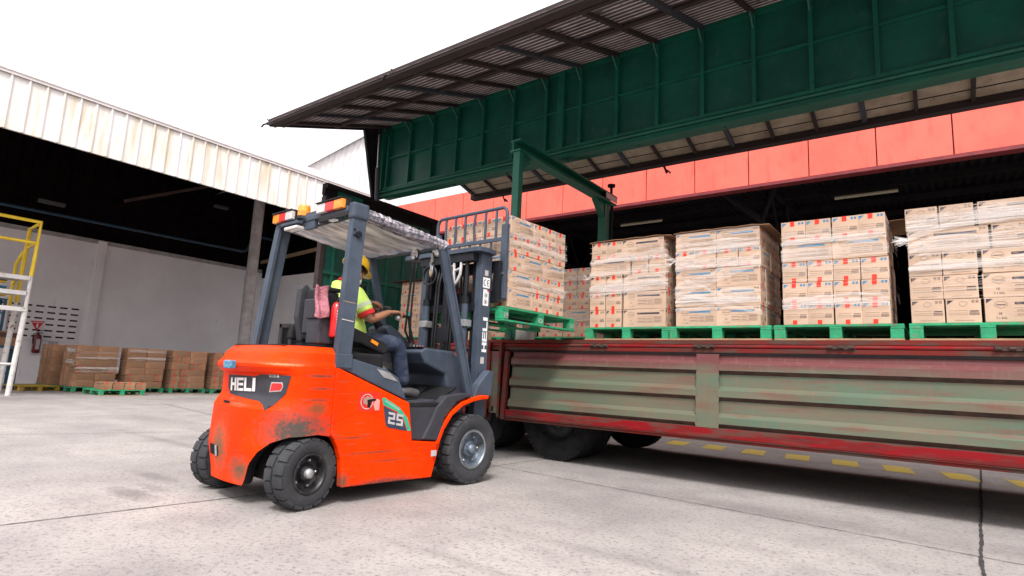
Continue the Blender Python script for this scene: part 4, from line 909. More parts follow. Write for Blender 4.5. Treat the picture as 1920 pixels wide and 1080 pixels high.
mb = MB(); film(mb, (-18.76, 5.64, 0), (0, 1, 0), (1, 0, 0), 1.05, .55, 1.26, 22, STREAKL, (.01, .05), .03); film(mb, (-18.8, 5.635, 0), (-1, 0, 0), (0, -1, 0), .7, .75, 1.26, 14, STREAKL, (.03, .12), .04)
o = mb.build('stretch_film', None, (-18.76, 5.8, .5)); o.location = (-18.76, 5.8, .5); tag(o, 'grey stretch film round the top of the leftmost wall stack', 'plastic film', FG)
mb = MB(); film(mb, (-18.61, 6.83, 0), (0, 1, 0), (1, 0, 0), 1.0, .7, 1.26, 14, STREAKL, (.01, .05), .03)
o = mb.build('stretch_film', None, (-18.56, 7.2, .5)); o.location = (-18.56, 7.2, .5); tag(o, 'thin stretch film across the second wall stack', 'plastic film', FG)
# fire extinguisher, sign and paper on the wall
fe = empty('fire_extinguisher', (-23.86, 6.03, 1.0), 0, 'dark red fire extinguisher hanging on the wall below a small red sign', 'fire extinguisher')
MB().lathe([(0, 0), (.09, .0), (.11, .03), (.11, .50), (.09, .58), (.04, .62), (0, .62)], (0, 0, 0), (0, 0, 1), mat('dull_red', (.16, .015, .02), .4), 20).build('cylinder', fe)
m_ = MB(); m_.tube([(0, 0, .6), (0, 0, .68)], .03, BLACK, 10); m_.obox((0, -.06, .70), (0, .14, .76), .03, .02, BLACK); m_.obox((0, -.02, .66), (0, .12, .67), .03, .02, BLACK); m_.build('valve', fe)
m_ = MB(); m_.tube([(0, -.03, .66), (.03, -.14, .6), (.04, -.13, .4), (.04, -.12, .3)], .015, BLACK, 8); m_.build('hose', fe)
m_ = MB(); m_.add([(.112, -.05, .12), (.112, .05, .12), (.112, .05, .45), (.112, -.05, .45)], [(0, 1, 2, 3)], SILVER); m_.build('label_plate', fe)
m_ = MB(); m_.prism([(-.19, .12), (.19, .12), (.0, -.2)], 'x', 0, .012, REDE)
m_.add([(.0132, -.16, .062), (.0132, .16, .062), (.0132, .14, .082), (.0132, -.14, .082)], [(0, 1, 2, 3)], WHITE); m_.add([(.0132, -.02, -.1), (.0132, .03, -.1), (.0132, .03, .03), (.0132, -.02, .03)], [(0, 1, 2, 3)], WHITE)
o = m_.build('sign'); o.location = (-23.95, 5.98, 1.93); tag(o, 'red triangular fire extinguisher sign fixed to the vent blocks', 'sign')
m_ = MB(); m_.box((0, -.13, 0), (.01, .13, .3), SILVER); o = m_.build('notice'); o.location = (-23.99, 6.50, 1.12); tag(o, 'small grey paper notice beside the fire extinguisher', 'notice')
# access platform with yellow rails
st = empty('access_platform', (-17.7, 3.5, 0), 0, 'steel access platform with white legs, steps and yellow guard rails', 'platform'); SO = (-17.7, 3.5, 0)
for x in (-17.3, -18.15):
    m_ = MB(); m_.tube([(x, 4.0, 0), (x, 4.05, 2.02)], .055, WPAINT, 12); m_.build('leg', st, SO)
    m_ = MB(); m_.tube([(x, 4.05, 2.02), (x, 4.05, 2.80)], .04, WPAINT, 12); m_.build('leg', st, SO)
    m_ = MB(); m_.tube([(x, 2.2, 0), (x, 2.2, 2.8)], .05, WPAINT, 12); m_.build('leg', st, SO)
for z, y1, m in ((2.02, 4.06, WPAINT), (2.40, 4.0, WPAINT), (2.76, 4.03, WPAINT)):
    m_ = MB(); m_.box((-18.2, 2.1, z-.03), (-17.25, y1, z+.03), m, .004); m_.box((-17.28, 2.1, z-.07), (-17.24, y1, z+.0), m); m_.build('step', st, SO)
m_ = MB()
m_.tube([(-17.3, 4.05, 2.8), (-17.3, 4.07, 4.12), (-17.3, 2.2, 4.12)], .045, YEL, 12); m_.tube([(-17.3, 4.03, 3.60), (-17.3, 2.2, 3.60)], .035, YEL, 12)
m_.tube([(-18.15, 4.05, 2.2), (-18.15, 4.07, 4.05), (-17.35, 4.07, 4.1)], .045, YEL, 12); m_.tube([(-18.15, 4.05, 3.55), (-17.35, 4.05, 3.6)], .03, YEL, 12)
m_.tube([(-18.6, 4.03, 2.1), (-18.65, 4.03, 3.2), (-18.2, 4.05, 3.5)], .04, YEL, 10); m_.tube([(-18.62, 4.03, 2.7), (-18.2, 4.05, 2.9)], .03, YEL, 10)
m_.build('guard_rail', st, SO)
m_ = MB(); m_.tube([(-17.3, 4.0, .72), (-17.3, 2.2, .72)], .03, WPAINT, 10); m_.tube([(-18.15, 4.02, .4), (-17.9, 2.9, 2.0)], .035, WPAINT, 10); m_.build('brace', st, SO)
tb = empty('table', (-20.4, 4.3, 0), 0, 'blue steel table standing behind the access platform', 'table')
m_ = MB(); m_.box((-.35, -.9, 1.10), (.35, .45, 1.16), BLUEP, .005); m_.build('tabletop', tb)
for x in (-.3, .3):
    for y in (-.85, .40): m_ = MB(); m_.box((x-.04, y-.04, 0), (x+.04, y+.04, 1.098), BLUEP); m_.build('leg', tb)
m_ = MB(); m_.box((.28, -.8, .40), (.32, .36, .46), BLUEP); m_.build('stretcher', tb)
m_ = MB(); m_.box((-.2, -.28, 0), (.2, .28, .34), CARDD, .005); m_.add([(-.2, -.28, .34), (-.2, .28, .34), (-.34, .28, .40), (-.34, -.28, .40)], [(0, 1, 2, 3)], CARDD); m_.box((-.205, -.285, .22), (.205, .285, .345), mat('brown_band', (.09, .04, .025), .7))
o = m_.build('carton'); o.location = (-20.3, 4.35, 1.162); tag(o, 'open brown carton standing on the blue table', 'carton')
m_ = MB(); m_.box((0, -.42, 0), (.012, .42, .95), WALLW)
for k in range(5): m_.box((.0122, -.35+k*.15, .72), (.014, -.25+k*.15, .80), INKB)
m_.box((.0122, -.15, .28), (.014, .15, .42), INKB); m_.box((.0122, .0, .38), (.014, .22, .48), INKB)
o = m_.build('poster'); o.location = (-23.90, 4.75, 1.45); tag(o, 'white poster with blue print on the wall behind the platform', 'poster')
m_ = MB()
for k in range(9): m_.box((-.2+random.uniform(-.02, .02), -.9, k*.075), (.2, .3+random.uniform(-.05, .05), k*.075+.06), [WALLW, NAVY, INKB, YEL, WALLW][(k*3) % 5], .01)
o = m_.build('folded_sheets'); o.location = (-21.7, 4.2, 2.5); tag(o, 'pile of folded white and blue sheets on the rack behind the platform steps', 'sheet pile')
m_ = MB(); 
for x in (-.25, .25):
    for y in (-.95, .35): m_.box((x-.03, y-.03, -2.5), (x+.03, y+.03, -.03), BLUEP)
m_.box((-.28, -1, -.03), (.28, .4, -.002), BLUEP); o = m_.build('rack'); o.location = (-21.7, 4.2, 2.5); tag(o, 'tall blue rack holding folded sheets behind the platform', 'rack')

# ================================================================ FORKLIFT (local frame: x forward, y left, near side y = -.625)
TH = math.atan2(1.655, .107)
FX = Vector((math.cos(TH), math.sin(TH), 0)); FY = Vector((-math.sin(TH), math.cos(TH), 0))
FP = Vector((-3.53, 4.196, 0))+FY*.605
fk = empty('forklift', FP, TH, 'orange and slate grey forklift lifting a loaded pallet beside the truck', 'forklift')
def K(name, mb, par=None, **k): return mb.build(name, par or fk, **k)
HS = .625
# counterweight outline in plan, from the near seam round the rear to the far seam
def plan(x0=-1.6, a=.375, b=HS, n=2.4, N=120):
    Pn = [(-1.5, -b)]+[(x0-a*math.sin(PI/2*i/N)**(2/n), -b*math.cos(PI/2*i/N)**(2/n)) for i in range(N+1)]
    Q = Pn+[(x, -y) for x, y in Pn[::-1][1:]]; Sx = [0]
    for p, q in zip(Q, Q[1:]): Sx.append(Sx[-1]+math.dist(p, q))
    return Q, Sx
PQ, PS = plan(); STOT = PS[-1]
import bisect
def cw(s, off=0.):
    s = min(max(s, 0), STOT); i = min(max(bisect.bisect(PS, s)-1, 0), len(PQ)-2)
    t = (s-PS[i])/max(PS[i+1]-PS[i], 1e-9); p = [PQ[i][k]+(PQ[i+1][k]-PQ[i][k])*t for k in (0, 1)]
    a, b = cwt(s-.02), cwt(s+.02); d = (b[0]-a[0], b[1]-a[1]); l = math.hypot(*d); n_ = (d[1]/l, -d[0]/l)
    return (p[0]-n_[0]*off*-1 if False else p[0]+n_[0]*off*(-1), p[1]+n_[1]*off*(-1))
def cwt(s):
    s = min(max(s, 0), STOT); i = min(max(bisect.bisect(PS, s)-1, 0), len(PQ)-2); t = (s-PS[i])/max(PS[i+1]-PS[i], 1e-9)
    return tuple(PQ[i][k]+(PQ[i+1][k]-PQ[i][k])*t for k in (0, 1))
def lerp_tab(tab, v):
    for (a, fa), (b, fb) in zip(tab, tab[1:]):
        if v <= b: return fa+(fb-fa)*max(0, (v-a)/(b-a))
    return tab[-1][1]
def zbot(s):
    s = min(s, STOT-s); return lerp_tab([(0, .50), (.1, .515), (.3, .50), (.42, .46), (.52, .39), (.60, .30), (.655, .16), (.67, .145), (2, .14)], s)
def sm(a, b, v): t = min(max((v-a)/(b-a), 0), 1); return t*t*(3-2*t)
PANEL = [(.33, .925), (.335, .90), (.36, .80), (.44, .715), (.50, .675), (.54, .715), (.60, .735), (1.14, .762), (1.20, .80), (1.20, .905), (.72, .905), (.66, .922)]
def coff(s, z):
    """how far the skin stands in from the outline (negative = in)"""
    ss = min(s, STOT-s); o = 0
    rear = sm(.15, .75, ss)
    o -= rear*lerp_tab([(.2, .03), (.40, 0), (.72, .012), (.77, .075), (.925, .065), (.945, .0), (1.0, .0), (1.02, .03), (1.09, .085), (1.14, .15)], z)
    o -= (1-rear)*lerp_tab([(.2, 0), (1.0, 0), (1.03, .012), (1.10, .02), (1.14, .05)], z)
    o -= .016*sm(1.085, 1.14, z)
    # recessed field round the dark panel
    if .68 < z < 1.0: o -= .018*sm(.28, .36, ss)*sm(.67, .72, z)*(1-sm(.955, .975, z))
    return o
def cwp(s, z, ex=0.): p = cw(s, coff(s, z)+ex); return (p[0], p[1], z)
m_ = MB(); NS, ZR = 110, [0, .04, .09, .15, .22, .3, .38, .46, .52, .555, .565, .575, .585, .60, .64, .70, .76, .775, .79, .80, .81, .82, .84, .86, .875, .885, .90, .93, .95, .97, .985, .995, 1.0]
ZT_ = 1.14; zrow = [.20, .24, .28, .32, .36, .40, .45, .50, .56, .62, .68, .70, .72, .735, .75, .77, .80, .85, .90, .92, .93, .94, .955, .965, .98, 1.0, 1.01, 1.02, 1.03, 1.05, 1.07, 1.09, 1.11, 1.125, 1.135, 1.14]
vs = []
for i in range(NS+1):
    s = STOT*i/NS; zb = zbot(s)
    for z in zrow:
        zz_ = z if z > .56 else zb+(.56-zb)*(z-.20)/.36
        vs.append(cwp(s, zz_))
R_ = len(zrow); m_.add(vs, [(i*R_+j, (i+1)*R_+j, (i+1)*R_+j+1, i*R_+j+1) for i in range(NS) for j in range(R_-1)], ORANGE, True)
top = [vs[i*R_+R_-1] for i in range(NS+1)]
m_.add(top, [tuple(range(NS+1))[::-1]], ORANGE)
# inner lip of the arches
lip = [vs[i*R_] for i in range(NS+1)]; inn = [(p[0]*.93-.10, p[1]*.86, p[2]) for p in lip]
inn = [(max(p[0], -1.93)+.05, p[1], p[2]) for p in inn]
m_.add(lip+inn, [(i, i+1, NS+2+i, NS+1+i) for i in range(NS)], BLACK)
m_.add([vs[j] for j in range(R_)]+[vs[NS*R_+j] for j in range(R_)], [tuple(range(R_))+tuple(range(2*R_-1, R_-1, -1))], ORANGE)
cwo = K('counterweight', m_); es = cwo.modifiers.new('split', 'EDGE_SPLIT'); es.split_angle = math.radians(24); tag(cwo, 'orange rear counterweight with worn rusty corners and grey scuff above the wheel')
m_ = MB(); dice(PANEL, .02, BLACKG, m_, lambda c: cwp(c.x, c.y, .004)); pn = K('rear_panel', m_, cwo)
# lettering on the rear panel: built from strokes
def stroke_letters(mb, strokes, m, fn, step=.01):
    for q in strokes: dice(q, step, m, mb, fn)
LET = {'H': [[(0, 0), (.26, 0), (.26, 1), (0, 1)], [(.26, .40), (.62, .40), (.62, .62), (.26, .62)], [(.62, 0), (.88, 0), (.88, 1), (.62, 1)]],
       'E': [[(0, 0), (.24, 0), (.24, 1), (0, 1)], [(.24, .8), (.86, .8), (.86, 1), (.24, 1)], [(.24, .41), (.82, .41), (.82, .60), (.24, .60)], [(.24, 0), (.86, 0), (.86, .2), (.24, .2)]],
       'L': [[(0, 0), (.26, 0), (.26, 1), (0, 1)], [(.26, 0), (.88, 0), (.88, .22), (.26, .22)]],
       'I': [[(0, 0), (.30, 0), (.30, 1), (0, 1)]],
       '2': [[(0, .8), (.8, .8), (.8, 1), (0, 1)], [(.58, .58), (.8, .58), (.8, .8), (.58, .8)], [(0, .40), (.8, .40), (.8, .58), (0, .58)], [(0, .2), (.22, .2), (.22, .40), (0, .40)], [(0, 0), (.8, 0), (.8, .2), (0, .2)]],
       '5': [[(0, .8), (.8, .8), (.8, 1), (0, 1)], [(0, .58), (.22, .58), (.22, .8), (0, .8)], [(0, .40), (.8, .40), (.8, .58), (0, .58)], [(.58, .2), (.8, .2), (.8, .40), (.58, .40)], [(0, 0), (.8, 0), (.8, .2), (0, .2)]]}
WID = {'H': .96, 'E': .94, 'L': .95, 'I': .36, '2': .98, '5': .98}
def word_strokes(w, h, wd=1.0, slant=0.):
    out = []; x = 0
    for ch in w:
        for q in LET[ch]: out.append([((x+a+slant*b)*h*wd, b*h) for a, b in q])
        x += WID[ch]
    return out, x*h*wd
st_, w_ = word_strokes('HELI', .098, 1.34, -.0)
m_ = MB(); stroke_letters(m_, [[(1.125-a, .785+b+(a/w_)*.012) for a, b in q] for q in st_], WHITE, lambda c: cwp(c.x, c.y, .009)); K('lettering', m_, pn)
vsx, fsx, wx = text_tris('LI-ION-M', 1, .02)
m_ = MB(); m_.add([cwp(.535-x*.024*.9*.9-.0, .905+y*.024, .007) for x, y in vsx], fsx, SILVER); K('lettering', m_, pn)
m_ = MB(); dice([(.50, .865), (.405, .868), (.395, .845), (.41, .82), (.515, .808)], .015, REDP, m_, lambda c: cwp(c.x, c.y, .010)); K('reflector', m_, pn)
m_ = MB(); dice([(.508, .872), (.398, .875), (.386, .845), (.405, .812), (.525, .80)], .015, SILVER, m_, lambda c: cwp(c.x, c.y, .007)); K('reflector_rim', m_, pn)
# tow slot, dirty edges and ledge hole
m_ = MB(); dice([(1.02, .31), (1.20, .31), (1.20, .385), (1.02, .385)], .02, TDARK, m_, lambda c: cwp(c.x, c.y, .004)); m_.tube([cwp(1.05, .31, -.0), cwp(1.05, .385, .0)], .014, GREYM, 8); K('tow_slot', m_, cwo)
m_ = MB(); dice([(.95, .715), (1.06, .718), (1.06, .700), (.95, .697)], .02, TDARK, m_, lambda c: cwp(c.x, c.y, .006)); K('ledge_slot', m_, cwo)
# underside and chassis
m_ = MB(); m_.box((-1.80, -.30, .18), (-1.40, .30, .50), TDARK); m_.box((-1.42, -.50, .16), (-.42, .50, .72), BLACK); m_.box((-.42, -.36, .14), (.12, .36, .62), BLACK); m_.tube([(-1.68, -.5, .24), (-1.68, .5, .24)], .05, BLACK, 10)
m_.box((-1.5, -.50, .5), (-1.3, .50, 1.0), BLACK)
K('chassis', m_)
# side panels
SP = [(-1.497, 1.005), (-.77, .735), (-.715, .425), (-.40, .398), (-.478, .112), (-1.365, .124), (-1.372, .22), (-1.385, .32), (-1.42, .41), (-1.46, .475), (-1.497, .508)]
for s_ in (-1, 1):
    m_ = MB(); m_.prism(SP, 'y', s_*HS, s_*(HS-.07), ORANGE); sp_ = K('side_panel', m_, bev=.012)
    m_ = MB(); cr = [(-1.49, .60), (-1.28, .675), (-1.15, .665), (-.74, .525)]
    for a, b in zip(cr, cr[1:]): m_.obox((a[0], s_*(HS-.001), a[1]), (b[0], s_*(HS-.001), b[1]), .006, .010, ORANGE, (0, 0, 1))
    K('crease', m_, sp_); m_ = MB(); m_.box((-.50, s_*(HS+.001), .285), (-.44, s_*(HS+.003), .335), SILVER); K('decal', m_, sp_)
    m_ = MB(); m_.prism([(-1.50, 1.03), (-1.42, 1.085), (-1.02, 1.0), (-.90, .94), (-.795, .755), (-1.49, 1.012)], 'y', s_*(HS-.012), s_*(HS-.16), STEEL); K('cowl_trim', m_, bev=.02)
    m_ = MB(); m_.prism([(-.765, .732), (-.45, .760), (-.43, .70), (-.40, .56), (-.385, .42), (-.40, .400), (-.70, .430)], 'y', s_*(HS-.03), s_*(HS-.2), BLACKG)
    m_.prism([(-.60, .43), (-.40, .41), (-.36, .60), (-.22, .74), (-.02, .80), (-.10, .82), (-.35, .79), (-.45, .70), (-.52, .56)], 'y', s_*(HS-.006), s_*(HS-.10), BLACKG)
    K('step', m_, bev=.01)
    # front fender: swept arch
    m_ = MB(); arc = [(-.45, .24), (-.415, .37), (-.36, .50), (-.27, .62), (-.14, .705), (.0, .745), (.12, .762), (.19, .765)]
    vs = []
    for (x, z) in arc:
        nx_, nz_ = x, z-.30; l = math.hypot(nx_, nz_); nx_, nz_ = nx_/l, nz_/l; w0 = .035
        vs += [(x, s_*HS, z), (x+nx_*w0, s_*HS, z+nz_*w0), (x+nx_*w0, s_*(HS-.24), z+nz_*w0), (x, s_*(HS-.24), z)]
    fs = []
    for i in range(len(arc)-1):
        a = i*4
        for q in range(4): fs.append((a+q, a+(q+1) % 4, a+4+(q+1) % 4, a+4+q))
    fs += [(0, 1, 2, 3), tuple(len(vs)-4+q for q in (3, 2, 1, 0))]
    m_.add(vs, fs, ORANGE); K('fender', m_, bev=.006, recalc=True)
# emblem and model badge on the near side panel
m_ = MB(); y = -HS-.0015
m_.box((-1.282, y+.001, .672), (-1.072, y, .822), mat('emblem_red', (.72, .025, .006), .4), 0)
n_ = 28
for r1, r2, mm, cx, cz in ((.058, .053, LENSW, -1.20, .748),):
    vv = []
    for k in range(n_): a = 2*PI*k/n_; vv += [(cx+r1*math.cos(a), y-.001, cz+r1*math.sin(a)), (cx+r2*math.cos(a), y-.001, cz+r2*math.sin(a))]
    m_.add(vv, [(2*k, 2*k+1, (2*k+3) % (2*n_), (2*k+2) % (2*n_)) for k in range(n_)], mm)
m_.add([(-1.235, y-.0015, .77), (-1.20, y-.0015, .79), (-1.14, y-.0015, .775), (-1.12, y-.0015, .76), (-1.17, y-.0015, .757), (-1.20, y-.0015, .72), (-1.235, y-.0015, .735)], [tuple(range(7))], mat('emblem_grey', (.42, .24, .2), .5))
m_.add([(-1.20, y-.002, .762), (-1.13, y-.002, .77), (-1.11, y-.002, .758), (-1.16, y-.002, .748), (-1.17, y-.002, .70), (-1.19, y-.002, .70)], [tuple(range(6))], TDARK)
m_.add([(-1.12, y-.001, .68), (-1.08, y-.001, .68), (-1.08, y-.001, .76), (-1.11, y-.001, .77), (-1.14, y-.001, .73)], [tuple(range(5))], mat('faded_sticker', (.8, .35, .3), .4))
K('sticker', m_, sp_)
m_ = MB(); y = -HS-.003
m_.prism([(-1.058, .775), (-1.035, .778), (-.88, .700), (-.79, .615), (-.742, .512), (-.775, .508), (-.82, .60), (-.90, .67), (-1.04, .72)], 'y', y, y+.003, GREENB)
m_.prism([(-1.038, .712), (-.905, .66), (-.83, .60), (-.785, .51), (-.98, .545), (-1.005, .57)], 'y', y-.001, y+.003, NAVY)
st_, w_ = word_strokes('25', .092, .92, 0)
for q in st_: m_.prism([(-.985+a, .575+b-(a/w_)*.030) for a, b in q], 'y', y-.003, y-.0005, SILVER)
for k in range(9): x = -1.025+k*.017; m_.box((x, y-.0012, .745-k*.0085), (x+.011, y-.0002, .757-k*.0085), SILVER)
K('model_badge', m_, sp_)
m_ = MB(); m_.prism([(-1.13, 1.005), (-.99, .972), (-.90, .905), (-1.05, .935)], 'y', -HS+.008, -HS+.0115, GREYM); K('data_plate', m_, sp_)

# wheels with cleated solid tyres
def wheel(x, y, R, wd, steer, rm, lugs, near):
    w = empty('wheel', (x, y, R), steer); w.parent = fk; o_ = -1 if near else 1
    m_ = MB(); ri = R*.56
    prof = [(ri, -.01), (ri+.012, .0), (R*.80, .004), (R-.03, .0), (R-.016, -.008), (R-.012, -.024), (R-.012, -wd+.024), (R-.016, -wd+.008), (R-.03, -wd), (ri, -wd)]
    m_.lathe(prof, (0, o_*wd/2, 0), (0, o_, 0), RUBBER, 56)
    for k in range(lugs):
        for half in (0, 1):
            a0 = 2*PI*(k+half*.5)/lugs; a1 = a0+2*PI/lugs*.80; y0, y1 = ((wd/2, .012) if half == 0 else (-.012, -wd/2)); vv = []
            for aa, rr in ((a0, 1), (a1, 1)):
                for yy, dr in ((y0, -.014 if half == 0 else 0), (y0-(.014 if half == 0 else 0), .0), (y1+(.014 if half else 0), 0), (y1, -.014 if half else 0)):
                    vv += [(math.cos(aa)*(R+dr), yy, math.sin(aa)*(R+dr)), (math.cos(aa)*(R-.03), yy, math.sin(aa)*(R-.03))]
            sub = []
            # arc lug in three slices
            for q in range(4):
                aa = a0+(a1-a0)*q/3
                for yy, dr in ((y0, -.03), (y0, -.010 if half == 0 else 0), (y0-(.012 if half == 0 else 0), 0), (y1+(.012 if half else 0), 0), (y1, -.010 if half else 0), (y1, -.03)):
                    sub.append((math.cos(aa)*(R+dr), yy, math.sin(aa)*(R+dr)))
            fs = [(6*q+j, 6*q+j+1, 6*q+7+j, 6*q+6+j) for q in range(3) for j in range(5)]+[(0, 1, 2, 3, 4, 5), (23, 22, 21, 20, 19, 18)]
            m_.add(sub, fs, RUBBER)
    K('tyre', m_, w)
    m_ = MB(); f_ = o_*wd/2
    if near or True:
        m_.lathe([(ri+.004, 0), (ri-.004, .006), (ri-.012, .0), (ri-.018, -.03), (ri*.82, -.05), (ri*.80, -.07), (ri*.45, -.075), (ri*.42, -.05), (ri*.36, -.03), (ri*.20, -.025), (0, -.025)], (0, f_, 0), (0, o_, 0), rm, 40)
        m_.lathe([(ri*.26, -.03), (ri*.24, .0), (ri*.15, .010), (0, .010)], (0, f_, 0), (0, o_, 0), GREYM if rm is RIMD else RIM, 24)
        for k in range(6 if rm is RIM else 5):
            a = 2*PI*k/(6 if rm is RIM else 5); c = (math.cos(a)*ri*.66, f_-o_*.068, math.sin(a)*ri*.66)
            m_.lathe([(.012, 0), (.012, .016), (.007, .022), (0, .022)], c, (0, o_, 0), CHROME if rm is RIMD else GREYM, 6, False)
        if rm is RIM:
            for k in range(12): a = 2*PI*k/12; c = (math.cos(a)*ri*.33, f_-o_*.03, math.sin(a)*ri*.33); m_.lathe([(.008, 0), (.008, .012), (0, .012)], c, (0, o_, 0), RIM, 6, False)
            m_.lathe([(ri-.004, .004), (ri-.016, .006), (ri-.02, .0)], (0, f_, 0), (0, o_, 0), CHROME, 40)
    K('rim', m_, w)
    return w
wheel(.012, -.525, .312, .205, 0, RIM, 22, True); wheel(.0, .52, .312, .205, 0, RIM, 22, False)
wheel(-1.64, -.525, .247, .190, .16, RIMD, 17, True); wheel(-1.72, .52, .243, .185, .22, RIMD, 17, False)

# engine hood / battery cover, floor, dashboard
m_ = MB(); m_.box((-1.55, -.50, 1.0), (-.98, .50, 1.12), BLACK, .02); m_.box((-1.80, -.40, 1.141), (-1.5, .40, 1.149), BLACK); K('hood', m_)
m_ = MB(); m_.box((-.78, -.60, .70), (-.02, .60, .735), BLACK, .006); m_.obox((-.36, 0, .735), (-.12, 0, .86), 1.0, .02, BLACK); m_.obox((-.30, -.15, .79), (-.22, -.15, .85), .09, .015, BLACK)
K('floor', m_)
m_ = MB()
m_.prism([(-.47, 1.175), (-.40, 1.215), (-.06, 1.20), (.04, 1.14), (.08, 1.0), (.09, .76), (-.08, .76), (-.14, .98), (-.40, 1.07)], 'y', -.36, .42, STEEL)
m_.prism([(-.62, 1.38), (-.56, 1.42), (-.44, 1.36), (-.20, 1.18), (-.24, 1.12), (-.50, 1.20)], 'y', -.02, .26, STEEL)
K('dashboard', m_, bev=.02)
m_ = MB(); m_.box((-.44, -.34, 1.213), (-.25, -.10, 1.222), BLACK, .002); m_.obox((-.20, -.24, 1.216), (-.06, -.24, 1.205), .14, .012, BLACK)
for k in range(4): m_.tube([(-.41+k*.035, -.20, 1.22), (-.41+k*.035, -.20, 1.24)], .008, GREYM, 8)
m_.box((-.43, -.325, 1.2225), (-.40, -.29, 1.225), REDE); K('switch_panel', m_)
m_ = MB(); m_.tube([(-.36, -.10, 1.215), (-.37, -.10, 1.26)], [.05, .03], BLACK, 10); m_.tube([(-.37, -.10, 1.25), (-.40, -.11, 1.40), (-.43, -.12, 1.505)], .014, BLACK, 8); m_.tube([(-.43, -.12, 1.50), (-.5, -.16, 1.50), (-.62, -.21, 1.475)], .013, BLACK, 8)
m_.sphere((-.635, -.215, 1.468), .027, GREYM, 14, 8); K('lever', m_)
m_ = MB()     # hoses rising in front of the driver
m_.tube([(-.34, -.06, 1.25), (-.40, -.04, 1.38), (-.37, -.02, 1.6), (-.33, .0, 2.05)], .011, BLACK, 8); m_.tube([(-.32, -.09, 1.25), (-.36, -.06, 1.42), (-.34, -.04, 1.7), (-.30, -.02, 2.05)], .009, BLACK, 8); m_.box((-.375, -.05, 1.52), (-.34, -.01, 1.56), mat('teal_clip', (.08, .4, .38), .5), .004)
K('hose', m_)
m_ = MB()     # steering wheel
cS = Vector((-.66, .13, 1.50)); nS = Vector((-.52, 0, .85)).normalized(); e1 = Vector((0, 1, 0)); e2 = nS.cross(e1)
m_.tube([cS+(e1*math.cos(2*PI*k/28)+e2*math.sin(2*PI*k/28))*.175 for k in range(29)], .014, BLACK, 10, False)
for k in (0, 1, 2): a = PI/2+2*PI*k/3; m_.tube([cS-nS*.02, cS+(e1*math.cos(a)+e2*math.sin(a))*.17], .010, GREYM, 8)
m_.tube([cS-nS*.05, cS], .03, BLACK, 12); K('steering_wheel', m_)
m_ = MB(); m_.tube([cS-nS*.04, cS-nS*.30+Vector((.05, 0, 0))], [.035, .06], BLACK, 12); K('steering_column', m_)
# seat
se = empty('seat', (-1.15, 0, 1.1)); se.parent = fk
def Se(name, mb, **k): return mb.build(name, se, (-1.15, 0, 1.1), **k)
m_ = MB(); m_.box((-1.36, -.25, 1.12), (-.86, .25, 1.20), BLACK, .03); m_.box((-1.34, -.24, 1.04), (-.92, .24, 1.12), BLACK, .01); Se('cushion', m_, bev=.01)
m_ = MB(); m_.prism([(-1.36, 1.20), (-1.22, 1.18), (-1.30, 1.42), (-1.33, 1.60), (-1.36, 1.655), (-1.40, 1.63), (-1.415, 1.40), (-1.40, 1.22)], 'y', -.24, .08, BLACK)
m_.prism([(-1.40, 1.20), (-1.30, 1.20), (-1.34, 1.50), (-1.36, 1.66), (-1.40, 1.69), (-1.44, 1.64), (-1.45, 1.40)], 'y', .085, .15, BLACKG)
m_.box((-1.43, -.16, 1.26), (-1.40, .04, 1.55), BLACKG, .012); Se('backrest', m_, bev=.03)
for s_ in (-1, 1):
    m_ = MB(); m_.prism([(-1.40, 1.22), (-1.38, 1.36), (-1.20, 1.34), (-.86, 1.235), (-.80, 1.17), (-.84, 1.12), (-1.10, 1.20)], 'y', s_*.27, s_*.34, BLACK); Se('armrest', m_, bev=.02)
m_ = MB(); m_.obox((-1.00, -.342, 1.235), (-.93, -.342, 1.205), .008, .028, AMBER); Se('marker', m_)
m_ = MB(); m_.tube([(-1.32, -.30, 1.10), (-.92, -.30, 1.06)], .055, BLACK, 14); m_.box((-1.36, -.35, 1.06), (-1.18, -.24, 1.16), BLACK, .02); m_.tube([(-1.15, -.34, 1.03), (-1.15, -.34, 1.07)], .018, mat('orange_knob', (.7, .12, .02), .5), 10); Se('suspension', m_)
# document box and holder frame behind the near pillar
m_ = MB(); m_.box((-1.57, -.46, 1.17), (-1.40, -.28, 1.365), BLACKG, .012); m_.box((-1.58, -.47, 1.362), (-1.40, -.27, 1.374), BLACK, .003); m_.tube([(-1.55, -.475, 1.455), (-1.40, -.475, 1.455)], .009, BLACK, 8)
m_.prism([(-1.545, 1.375), (-1.42, 1.375), (-1.42, 1.57), (-1.50, 1.57)], 'y', -.45, -.30, BLACK); m_.box((-1.53, -.46, 1.575), (-1.40, -.28, 1.61), BLACK, .015); K('storage_box', m_)

# overhead guard
def pillar(name, pts, w, d, m=STEEL):
    m_ = MB(); vs = []
    for (x, y, z) in pts: vs += [(x-w/2, y-d/2, z), (x+w/2, y-d/2, z), (x+w/2, y+d/2, z), (x-w/2, y+d/2, z)]
    fs = [(0, 3, 2, 1), tuple(len(vs)-4+q for q in range(4))]
    for i in range(len(pts)-1):
        a = i*4
        for q in range(4): fs.append((a+q, a+(q+1) % 4, a+4+(q+1) % 4, a+4+q))
    m_.add(vs, fs, m); return m_
m_ = pillar('', [(-1.435, -.585, .985), (-1.415, -.575, 1.4), (-1.375, -.545, 2.0), (-1.355, -.53, 2.24)], .125, .06); m_.box((-1.505, -.625, .995), (-1.36, -.60, 1.10), STEEL, .006)
m_.tube([(-1.375, -.575, 2.04), (-1.375, -.592, 2.04)], .026, STEELD, 16); m_.tube([(-1.412, -.576, 2.075), (-1.412, -.58, 2.075)], .009, TDARK, 10); m_.tube([(-1.412, -.576, 2.03), (-1.412, -.58, 2.03)], .009, TDARK, 10)
